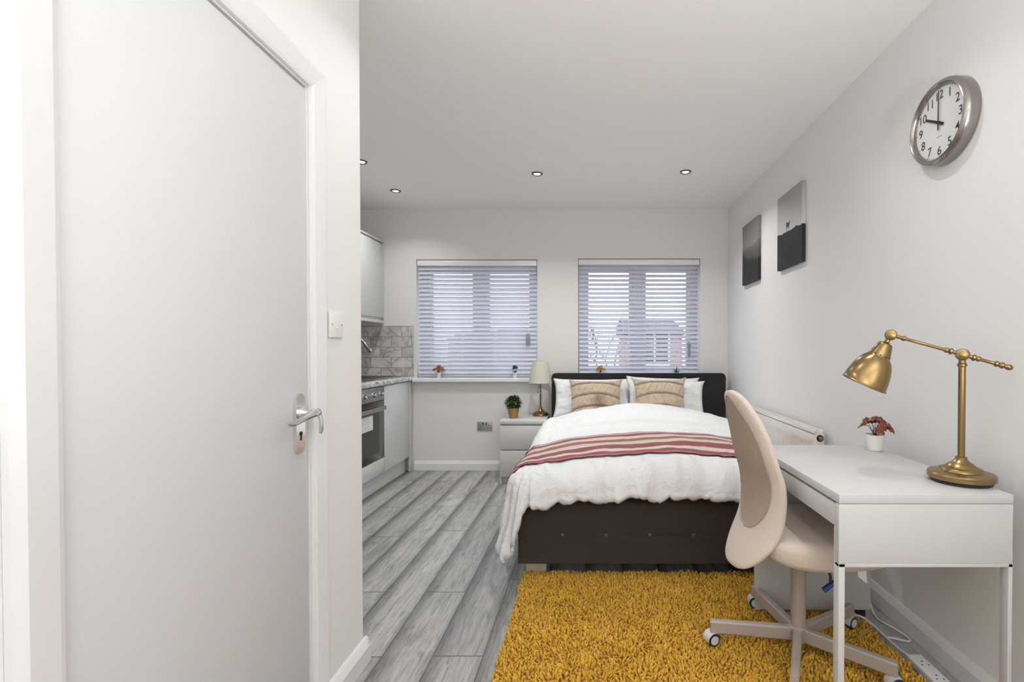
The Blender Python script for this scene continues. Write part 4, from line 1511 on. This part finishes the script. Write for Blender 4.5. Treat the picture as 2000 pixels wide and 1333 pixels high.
def make_pile():
    rg = np.random.default_rng(5)
    sp = 0.0098
    nx, ny = int((RGX1 - RGX0) / sp), int((RGY1 - RGY0) / sp)
    gx, gy = np.meshgrid(np.arange(nx), np.arange(ny))
    x = RGX0 + (gx.ravel() + 0.5 + rg.uniform(-.45, .45, nx * ny)) * sp
    y = RGY0 + (gy.ravel() + 0.5 + rg.uniform(-.45, .45, nx * ny)) * sp
    n = len(x)
    # clumping: neighbouring tufts lean together
    cl = 0.035
    cxi, cyi = np.floor(x / cl + rg.uniform(-.3, .3, n)), np.floor(y / cl + rg.uniform(-.3, .3, n))
    hsh = np.sin(cxi * 127.1 + cyi * 311.7) * 43758.5453
    ang = (hsh - np.floor(hsh)) * 2 * np.pi + rg.normal(0, 0.7, n)
    lean = rg.uniform(0.002, 0.013, n)
    H = rg.uniform(0.019, 0.028, n) * (0.92 + 0.16 * np.sin(hsh))
    rad = rg.uniform(0.0036, 0.0052, n)
    rings = [(0.0, 0.0, 1.0), (0.45, 0.22, 1.0), (0.8, 0.62, 1.15), (1.0, 1.0, 0.7)]
    K = 4
    V = np.zeros((n, len(rings), K, 3))
    for i, (fz, fl, fr) in enumerate(rings):
        cx = x + np.cos(ang) * lean * fl
        cy = y + np.sin(ang) * lean * fl
        cz = 0.006 + H * fz
        for k in range(K):
            a = ang + 2 * np.pi * k / K + i * 0.5
            V[:, i, k, 0] = cx + np.cos(a) * rad * fr
            V[:, i, k, 1] = cy + np.sin(a) * rad * fr
            V[:, i, k, 2] = cz
    off = np.array(rug.location)
    V = V - off
    R = len(rings)
    q = []
    for i in range(R - 1):
        for k in range(K):
            q.append((i * K + k, i * K + (k + 1) % K, (i + 1) * K + (k + 1) % K, (i + 1) * K + k))
    q.append(tuple((R - 1) * K + k for k in range(K)))
    q = np.array(q)
    F = (q[None] + (np.arange(n) * R * K)[:, None, None]).reshape(-1, 4)
    me = bpy.data.meshes.new('pile')
    me.vertices.add(n * R * K)
    me.vertices.foreach_set('co', V.reshape(-1).astype(np.float32))
    me.loops.add(len(F) * 4)
    me.loops.foreach_set('vertex_index', F.reshape(-1).astype(np.int32))
    me.polygons.add(len(F))
    me.polygons.foreach_set('loop_start', (np.arange(len(F)) * 4).astype(np.int32))
    me.update(calc_edges=True)
    me.polygons.foreach_set('use_smooth', np.ones(len(F), dtype=bool))
    tone = np.clip(rg.normal(0.5, 0.22, n), 0, 1)
    at = me.attributes.new('tone', 'FLOAT', 'POINT')
    at.data.foreach_set('value', np.repeat(tone, R * K).astype(np.float32))
    o = bpy.data.objects.new('pile', me)
    COL.objects.link(o)
    me.materials.append(rug_mat())
    o.parent = rug
    o['kind'] = 'stuff'
    return o


make_pile()

# ------------------------------------------------------------------ desk
desk = thing('desk', 'white laminate writing desk with a shallow drawer against the right wall', 'desk', (0.97, 1.765, 0))
KX0, KX1, KY0, KY1, KZ = 0.718, 1.222, 1.400, 2.130, 0.750
MB().box(KX0, KX1, KY0, KY1, KZ - 0.026, KZ, 0.0012, 2).build('desk_top', M_white, desk)
MB().box(KX0, KX1, KY0 + 0.001, KY0 + 0.020, 0.5493, KZ - 0.0275, 0.001).build('side_panel', M_white, desk)
MB().box(KX0, KX1, KY1 - 0.018, KY1, 0.030, KZ - 0.0265, 0.001).build('end_panel', M_white, desk)
dw = MB().box(KX0, KX0 + 0.018, KY0 + 0.022, KY1 - 0.020, 0.652, KZ - 0.034, 0.001).build('drawer_front', M_white, desk)
MB().box(KX0 + 0.02, KX1 - 0.03, KY0 + 0.022, KY1 - 0.020, 0.640, 0.652).build('under_tray', M_white, desk, smooth=0)
MB().box(KX1 - 0.028, KX1 - 0.010, KY0 + 0.022, KY1 - 0.020, 0.5495, KZ - 0.0275).build('back_rail', M_white, desk, smooth=0)
lf = MB()
lf.box(KX0, KX0 + 0.018, KY0 + 0.0005, KY0 + 0.030, 0.012, 0.5492, 0.0008)
lf.box(KX0, KX1, KY0 + 0.0005, KY0 + 0.022, 0.539, 0.549, 0.001)
lf.box(KX1 - 0.012, KX1, KY0 + 0.0005, KY0 + 0.030, 0.012, 0.5492, 0.0008)
lf.box(KX0, KX0 + 0.010, KY0 + 0.0215, KY0 + 0.030, 0.55, 0.651)
lf.build('leg_frame', M_white, desk)
gl = MB()
for x, y in ((KX0 + 0.004, KY0 + 0.006), (KX1 - 0.012, KY0 + 0.006)):
    gl.box(x, x + 0.008, y, y + 0.018, 0.0005, 0.013)
gl.build('glide', M_blackp, desk, smooth=0)
g2 = MB()
for x in (KX0 + 0.02, KX1 - 0.06):
    g2.box(x, x + 0.04, KY1 - 0.016, KY1 - 0.002, 0.0005, 0.0305)
g2.build('glide', M_blackp, desk, smooth=0)

# potted flower on the desk
t, st, fl = little_plant('potted_flower', 'small white pot of rust red flowers on the desk', (1.182, 2.020, KZ + 0.0005), 0.066, 0.037, M_rust, 'clump', 21, spread=1.25)
st.build('stems', M_stem, t)
fl.build('petals', M_rust, t, smooth=0)

# ------------------------------------------------------------------ brass desk lamp
LX, LY = 1.176, 1.540
dl = thing('desk_lamp', 'brass pivot-arm desk lamp with bell shade on the white desk', 'desk lamp', (LX, LY, KZ))
LC = (LX, LY, KZ)
MB().lathe([(0.072, 0.0006), (0.081, 0.001), (0.083, 0.008), (0.080, 0.011)], LC, 48).build('foot_pad', M_blackp, dl)
MB().lathe([(0.081, 0.0115), (0.089, 0.012), (0.0905, 0.015), (0.0905, 0.027), (0.0875, 0.031), (0.072, 0.034), (0.060, 0.037), (0.057, 0.043), (0.050, 0.047), (0.043, 0.048), (0.039, 0.053), (0.030, 0.060), (0.022, 0.066), (0.0165, 0.072), (0.016, 0.079), (0.012, 0.081)], LC, 72).build('lamp_base', M_brass, dl, smooth=35)
PZ = 1.172 - (693 - 682) / 617.0
MB().lathe([(0.0100, 0.080), (0.0100, PZ - KZ - 0.040), (0.0135, PZ - KZ - 0.036), (0.0135, PZ - KZ - 0.031), (0.0100, PZ - KZ - 0.027), (0.0095, PZ - KZ - 0.016)], LC, 32).build('column', M_brass, dl, smooth=35)
AZ = math.radians(28)
tilt = math.radians(18.5)
AD = Vector((-math.cos(AZ) * math.cos(tilt), math.sin(AZ) * math.cos(tilt), math.sin(tilt)))     # towards the shade
P0 = Vector((LX, LY, PZ))
side = Vector((-math.sin(AZ), -math.cos(AZ), 0))                                                  # pivot axle, towards the camera


def align(d):
    return Vector((0, 0, 1)).rotation_difference(Vector(d).normalized()).to_matrix()


def joint(c, ax, R, name):
    mb = MB()
    mb.lathe([(R * 0.75, -0.013), (R, -0.010), (R, 0.010), (R * 0.75, 0.013), (R * 0.55, 0.0135), (R * 0.5, 0.0165), (R * 0.25, 0.0175)], c, 28, align(ax))
    return mb.build(name, M_brass, dl, smooth=40)


joint(P0, side, 0.0188, 'pivot_joint')
LA, LB = 0.204, 0.123
E = P0 + AD * LA
arm = MB()
ml = align(AD)
arm.lathe([(0.0065, 0.018), (0.0065, 0.026), (0.0105, 0.028), (0.0105, 0.034), (0.006, 0.036), (0.0085, 0.040), (0.0085, 0.046), (0.0052, 0.050), (0.0052, LA - 0.046), (0.0085, LA - 0.042), (0.0085, LA - 0.036), (0.006, LA - 0.032), (0.006, LA - 0.015)], P0, 20, ml)
arm.build('arm', M_brass, dl, smooth=40)
tail = MB()
mr = align(-AD)
tail.lathe([(0.0065, 0.018), (0.0065, 0.026), (0.0105, 0.028), (0.0105, 0.034), (0.006, 0.036), (0.0085, 0.040), (0.0085, 0.046), (0.0052, 0.050), (0.0052, LB - 0.040), (0.009, LB - 0.036), (0.009, LB - 0.030), (0.006, LB - 0.027), (0.010, LB - 0.021), (0.010, LB - 0.016), (0.006, LB - 0.013), (0.009, LB - 0.004), (0.009, LB + 0.002), (0.005, LB + 0.008), (0.0003, LB + 0.009)], P0, 20, mr)
tail.build('counter_arm', M_brass, dl, smooth=40)
joint(E, side, 0.0185, 'shade_joint')
SA = (AD * 0.0 + Vector((-math.cos(AZ) * math.sin(math.radians(25)), math.sin(AZ) * math.sin(math.radians(25)), -math.cos(math.radians(25))))).normalized()
msd = align(SA)
sh = MB()
outer = [(0.008, 0.012), (0.008, 0.026), (0.014, 0.030), (0.020, 0.032), (0.0225, 0.036), (0.027, 0.050), (0.032, 0.066), (0.034, 0.078), (0.036, 0.080), (0.045, 0.090), (0.055, 0.108), (0.062, 0.130), (0.0672, 0.155), (0.070, 0.178), (0.0728, 0.181), (0.0728, 0.185), (0.0695, 0.186)]
inner = [(0.0675, 0.182), (0.0645, 0.155), (0.0593, 0.130), (0.0522, 0.109), (0.042, 0.094), (0.033, 0.085), (0.0002, 0.083)]
sh.lathe(outer + inner, E, 56, msd, cap=False)
sho = sh.build('lamp_shade', M_brass, dl, smooth=40)
vh = MB()
for k in range(12):
    a = 2 * PI * k / 12
    d = msd @ Vector((math.cos(a), math.sin(a), 0))
    vh.lathe([(0.0024, 0), (0.0024, 0.0006)], E + SA * 0.074 + d * 0.0335, 10, align(d))
vh.build('vent_hole', M_lens_off, sho)
bl = MB().lathe([(0.013, 0.084), (0.014, 0.105), (0.024, 0.125), (0.028, 0.142), (0.022, 0.160), (0.0003, 0.168)], E, 24, msd)
bl.build('bulb', mat('frosted_bulb', (0.8, 0.8, 0.78), 0.4), sho, smooth=60)

# ------------------------------------------------------------------ desk chair (local frame: faces +x)
RUGZ = 0.030
ch = thing('desk_chair', 'beige swivel desk chair on casters tucked under the desk', 'chair', (0.784, 1.826, RUGZ), math.radians(7))


def bez(vals, t):
    """piecewise smooth curve through equally spaced values"""
    n = len(vals) - 1
    x = min(max(t * n, 0), n - 1e-6)
    i = int(x)
    f = x - i
    p0, p1, p2, p3 = vals[max(i - 1, 0)], vals[i], vals[i + 1], vals[min(i + 2, n)]
    return 0.5 * (2 * p1 + (p2 - p0) * f + (2 * p0 - 5 * p1 + 4 * p2 - p3) * f * f + (3 * p1 - p0 - 3 * p2 + p3) * f ** 3)


BXC = [-0.262, -0.222, -0.182, -0.165, -0.170, -0.195, -0.215, -0.240, -0.268]
BZC = [0.345, 0.415, 0.495, 0.580, 0.665, 0.750, 0.835, 0.915, 0.990]


def bw_(v):
    t = 2 * v - 1
    return max(0.002, 0.183 * (max(0.0, 1 - abs(t) ** 2.8)) ** 0.5 * (1.0 - 0.20 * v - 0.05 * math.exp(-((v - 0.36) / 0.13) ** 2)))


def back_surf(s, v, side, lift=0.0):
    """s -1..1 across, side -1 rear / +1 front"""
    w = bw_(v)
    T = 0.027 * (max(0, 1 - abs(2 * v - 1) ** 6)) ** 0.4
    th = T * max(0, 1 - abs(s) ** 3.0) ** 0.5
    y = s * w
    x = bez(BXC, v) + side * (th + lift) + 0.9 * y * y
    return Vector((x, y, bez(BZC, v)))


bs_m = MB()


def back_loop(u, v):
    a = 2 * PI * u
    ca, sa = math.cos(a), math.sin(a)
    s = math.copysign(abs(ca) ** 0.9, ca)
    w = bw_(v)
    T = 0.027 * (max(0.02, 1 - abs(2 * v - 1) ** 6)) ** 0.4
    y = s * w
    x = bez(BXC, v) + T * math.copysign(abs(sa) ** 0.72, sa) + 0.9 * y * y
    return Vector((x, y, bez(BZC, v)))


bs_m.grid(back_loop, 64, 64, closed_u=True)
bmesh.ops.holes_fill(bs_m.bm, edges=[e for e in bs_m.bm.edges if e.is_boundary], sides=0)
bko = bs_m.build('backrest', M_beige, ch, local=True, smooth=180)
PV0, PV1 = 0.235, 0.96


def panel_pt(s, q, lift):
    v = PV0 + (PV1 - PV0) * q
    t = 2 * q - 1
    f = max(0.0, 1 - abs(t) ** 2.6) ** 0.5
    y_s = s * f * 0.80
    # rear surface follows the shell
    w = bw_(v)
    T = 0.027 * (max(0.02, 1 - abs(2 * v - 1) ** 6)) ** 0.4
    ca = abs(y_s) ** (1 / 0.9)
    sa = math.sqrt(max(0, 1 - min(1, ca) ** 2))
    y = y_s * w
    return Vector((bez(BXC, v) - T * sa ** 0.72 + 0.9 * y * y - lift, y, bez(BZC, v)))


pn = MB().grid(lambda u, q: panel_pt(u * 2 - 1, q, 0.0016), 30, 50)
pno = pn.build('back_panel', M_beige_in, bko, local=True, smooth=180)
pno['label'] = 'tan oval panel set into the rear of the backrest'
loop = [panel_pt(1, q / 60, 0.002) for q in range(61)] + [panel_pt(-1, q / 60, 0.002) for q in range(59, 0, -1)]
MB().tube(loop + loop[:1], 0.0022, 6, cap=False).build('seam_piping', M_beige_in, bko, local=True)

SXA, SXB, SCX = 0.245, 0.245, 0.055


def seat_pt(u, v):
    a = 2 * PI * u
    ca, sa = math.cos(a), math.sin(a)
    n = 2 / 2.9
    ex, ey = math.copysign(abs(ca) ** n, ca), math.copysign(abs(sa) ** n, sa)
    # v walks from the underside centre over the rim to the top centre
    prof = [(0.0, 0.395), (0.80, 0.395), (0.93, 0.400), (0.985, 0.415), (1.0, 0.440), (0.992, 0.462), (0.965, 0.476), (0.90, 0.484), (0.5, 0.487), (0.0, 0.488)]
    k = v * (len(prof) - 1)
    i = min(int(k), len(prof) - 2)
    f = k - i
    r = prof[i][0] * (1 - f) + prof[i + 1][0] * f
    z = prof[i][1] * (1 - f) + prof[i + 1][1] * f
    return Vector((SCX + ex * SXA * r, ey * SXB * r, z))


MB().grid(seat_pt, 72, 27, closed_u=True).build('seat', M_beige, ch, local=True, smooth=60, doubles=1e-5)
MB().box(-0.10, 0.12, -0.09, 0.09, 0.372, 0.394, 0.006).build('seat_plate', M_blackp, ch, local=True)
brk = MB()
brk.tube([(-0.06, 0, 0.384), (-0.13, 0, 0.384), (-0.175, 0, 0.40), (-0.190, 0, 0.45)], [0.012, 0.012, 0.012, 0.010], 10)
brk.build('back_bracket', M_taupe, ch, local=True)
MB().lathe([(0.0265, 0.095), (0.0275, 0.10), (0.0275, 0.345), (0.0255, 0.347), (0.020, 0.345)], (0, 0, 0), 32).build('column', M_taupe, ch, local=True)
MB().lathe([(0.019, 0.340), (0.019, 0.3715)], (0, 0, 0), 24).build('gas_lift', M_blackp, ch, local=True)
MB().lathe([(0.020, 0.040), (0.031, 0.044), (0.033, 0.060), (0.033, 0.094), (0.028, 0.0985)], (0, 0, 0), 32).build('hub', M_taupe, ch, local=True)
A_0 = math.radians(173 - 7)
for k in range(5):
    a = A_0 - k * 2 * PI / 5
    Ma = Matrix.Rotation(a, 4, 'Z')
    lg = MB()
    ln_ = []
    for x, zb, zt, hw in ((0.030, 0.043, 0.094, 0.0155), (0.18, 0.046, 0.095, 0.0145), (0.325, 0.049, 0.096, 0.0135)):
        c = 0.005
        ln_.append([lg.bm.verts.new(Ma @ Vector((x, y, z))) for y, z in ((-hw, zb + c), (-hw + c, zb), (hw - c, zb), (hw, zb + c), (hw, zt - c), (hw - c, zt), (-hw + c, zt), (-hw, zt - c))])
    for i in range(2):
        for q in range(8):
            lg.bm.faces.new((ln_[i][q], ln_[i][(q + 1) % 8], ln_[i + 1][(q + 1) % 8], ln_[i + 1][q]))
    lg.bm.faces.new(ln_[0])
    lg.bm.faces.new(ln_[2])
    lgo = lg.build('base_arm', M_taupe, ch, local=True, smooth=35)
    # twin-wheel caster under a hood, trailing sideways
    Mc = Ma @ Matrix.Translation((0.318, 0, 0)) @ Matrix.Rotation(math.radians((12, -12, 20, -8, 25)[k]) - a, 4, 'Z')
    ax = (Mc.to_3x3() @ Matrix.Rotation(PI / 2, 3, 'X'))
    wc = Mc @ Vector((0, 0, 0.0245))
    hood = MB()
    for q in range(13):
        pass
    def hood_pt(u, v):
        t = math.radians(-10 + 200 * u)
        r = 0.0275
        return Mc @ Vector((r * math.cos(t), -0.021 + 0.042 * v, 0.0245 + r * math.sin(t)))
    hood.grid(hood_pt, 18, 4)
    hood.box(-0.004, 0.004, -0.004, 0.004, 0.0, 0.01, M=Mc @ Matrix.Translation((0, 0, 0.0500 - 0.0095)))
    ho = hood.build('caster', M_castw, lgo, local=True, smooth=50)
    tyre = MB().lathe([(0.017, -0.020), (0.0225, -0.0195), (0.0245, -0.016), (0.0245, 0.016), (0.0225, 0.0195), (0.017, 0.020)], wc, 28, ax, cap=False)
    tyre.build('wheel_tyre', M_castb, ho, local=True)
    MB().lathe([(0.0168, -0.0205), (0.0168, 0.0205)], wc, 24, ax).build('wheel_hub', M_castw, ho, local=True)
lv_ = MB().tube([(0.03, -0.085, 0.378), (0.035, -0.13, 0.372), (0.035, -0.145, 0.345), (0.030, -0.150, 0.330)], 0.0045, 8)
lvo = lv_.build('height_lever', M_blackp, ch, local=True)
MB().tube([(0.060, -0.150, 0.337), (0.005, -0.152, 0.305)], [0.0085, 0.0095], 14).build('lever_grip', M_blue, lvo, local=True)
tg = MB().box(0.0, 0.034, -0.0008, 0.0008, -0.070, 0.0, M=Matrix.Translation((0.115, -0.17, 0.3945)) @ Matrix.Rotation(-0.08, 4, 'Y'))
for v in tg.bm.verts:
    if v.co.z < 0.35 and v.co.x < 0.13:
        v.co.z += 0.028
tg.build('care_tag', M_paper, ch, local=True, smooth=0)

# ------------------------------------------------------------------ extension lead on the floor
pw = thing('extension_socket', 'white four-way extension socket with cable on the floor by the skirting board', 'extension lead', (1.205, 1.62, 0.0))
PX0, PX1, PY0, PY1 = 1.176, 1.232, 1.440, 1.800
pb = MB()
pb.box(PX0, PX1, PY0, PY1, 0.001, 0.034, 0.006, 3)
pb.build('socket_block', M_plastic, pw)
for k in range(4):
    y = PY1 - 0.055 - k * 0.075
    s_ = MB()
    s_.box(1.204 - 0.004, 1.204 + 0.004, y + 0.008, y + 0.012, 0.0342, 0.0348)
    s_.box(1.204 - 0.015, 1.204 - 0.009, y - 0.012, y - 0.008, 0.0342, 0.0348)
    s_.box(1.204 + 0.009, 1.204 + 0.015, y - 0.012, y - 0.008, 0.0342, 0.0348)
    s_.build('pin_slots', M_lens_off, pw, smooth=0)


def smooth_path(P, k=8):
    out = []
    n = len(P) - 1
    for i in range(n * k + 1):
        out.append(Vector([bez([p[c] for p in P], i / (n * k)) for c in range(3)]))
    return out


MB().tube(smooth_path([(1.200, 1.798, 0.018), (1.195, 1.86, 0.010), (1.188, 1.93, 0.012), (1.178, 2.00, 0.020), (1.150, 2.05, 0.034), (1.118, 2.06, 0.037), (1.09, 2.07, 0.036)]), 0.0036, 8).build('cable', M_plastic, pw)
tag(MB().tube(smooth_path([(1.245, 2.30, 0.30), (1.252, 2.20, 0.12), (1.248, 2.155, 0.03), (1.240, 2.100, 0.006), (1.245, 2.06, 0.006), (1.262, 2.02, 0.006), (1.278, 1.97, 0.006), (1.278, 1.93, 0.006), (1.255, 1.925, 0.006), (1.225, 1.94, 0.006), (1.195, 1.95, 0.006)], 8), 0.0036, 8).build('cable', M_plastic, loc=(1.23, 2.0, 0.006)), 'white loose cable looped on the floor beside the desk end panel', 'cable')

# ------------------------------------------------------------------ outside the windows
M_brick = None


def brick_mat():
    m, nt, b = nodes_of('red_brick')
    g = NG(nt)
    tc = g.n('ShaderNodeTexCoord')
    br = g.n('ShaderNodeTexBrick')
    br.inputs['Color1'].default_value = (0.36, 0.13, 0.09, 1)
    br.inputs['Color2'].default_value = (0.46, 0.19, 0.13, 1)
    br.inputs['Mortar'].default_value = (0.5, 0.47, 0.44, 1)
    br.inputs['Scale'].default_value = 4
    mp = g.n('ShaderNodeMapping')
    mp.inputs['Rotation'].default_value = (PI / 2, 0, 0)
    g.link(tc.outputs['Object'], mp.inputs[0])
    g.link(mp.outputs[0], br.inputs['Vector'])
    g.link(br.outputs['Color'], b.inputs['Base Color'])
    b.inputs['Roughness'].default_value = 0.9
    return m


M_brick = brick_mat()
struct(MB().box(-14, 14, YB + 0.3, 30, -0.5, -0.4).build('ground', mat('paving', (0.42, 0.41, 0.40), 0.9, var=0.1, vscale=2), smooth=0))
M_tiles = mat('roof_slates', (0.10, 0.085, 0.08), 0.8)


def house(x0, x1, y0, h, label, m, rf):
    t = thing('house', label, 'house', ((x0 + x1) / 2, y0 + 2.5, -0.4))
    MB().box(x0, x1, y0, y0 + 5, -0.4, h).build('wall', m, t, smooth=0)
    MB().prism([(y0 - 0.2, h), (y0 + 5.2, h), (y0 + 2.5, h + rf)], 0, x0 - 0.15, x1 + 0.15).build('roof', M_tiles, t, smooth=0)
    n = max(1, int((x1 - x0) / 2.0))
    for k in range(n):
        cx = x0 + (k + 0.5) * (x1 - x0) / n
        fr = MB().box(cx - 0.5, cx + 0.5, y0 - 0.04, y0 - 0.002, 0.6, 1.75).build('window_frame', M_upvc, t, smooth=0)
        MB().box(cx - 0.43, cx - 0.03, y0 - 0.05, y0 - 0.041, 0.68, 1.67).box(cx + 0.03, cx + 0.43, y0 - 0.05, y0 - 0.041, 0.68, 1.67).build('pane', M_black, fr, smooth=0)


house(-4.1, -2.3, 14.0, 1.35, 'low red brick outbuilding seen through the blind beside the kitchen', M_brick, 0.5)
house(1.2, 3.0, 16.0, 1.65, 'low red brick outbuilding seen through the blind above the bed', M_brick, 0.6)
fe = thing('garden_fence', 'pale timber garden fence far outside the windows', 'fence', (0, 11, -0.4))
fm = MB()
for k in range(60):
    fm.box(-6 + k * 0.2, -6 + k * 0.2 + 0.17, 11.0, 11.02, -0.4, 0.78)
fm.build('boards', mat('grey_timber', (0.42, 0.37, 0.33), 0.8), fe, smooth=0)
tr = thing('bare_tree', 'bare branching tree outside behind the blind above the bed', 'tree', (0.35, 9.0, -0.4))
rnd = random.Random(4)
tm = MB()


def branch(p, d, L, r, n):
    q = p + d * L
    tm.tube([p, (p + q) / 2 + Vector((rnd.uniform(-.03, .03), 0, 0)), q], [r, r * 0.85, r * 0.65], 5)
    if n > 0:
        for _ in range(3):
            e = (d + Vector((rnd.uniform(-.8, .8), rnd.uniform(-.5, .5), rnd.uniform(-.1, .5)))).normalized()
            branch(q, e, L * rnd.uniform(0.55, 0.8), r * 0.6, n - 1)


branch(Vector((0.35, 9.0, -0.4)), Vector((0, 0, 1)), 0.9, 0.035, 4)
tm.build('branches', mat('bark', (0.07, 0.06, 0.05), 0.9), tr)
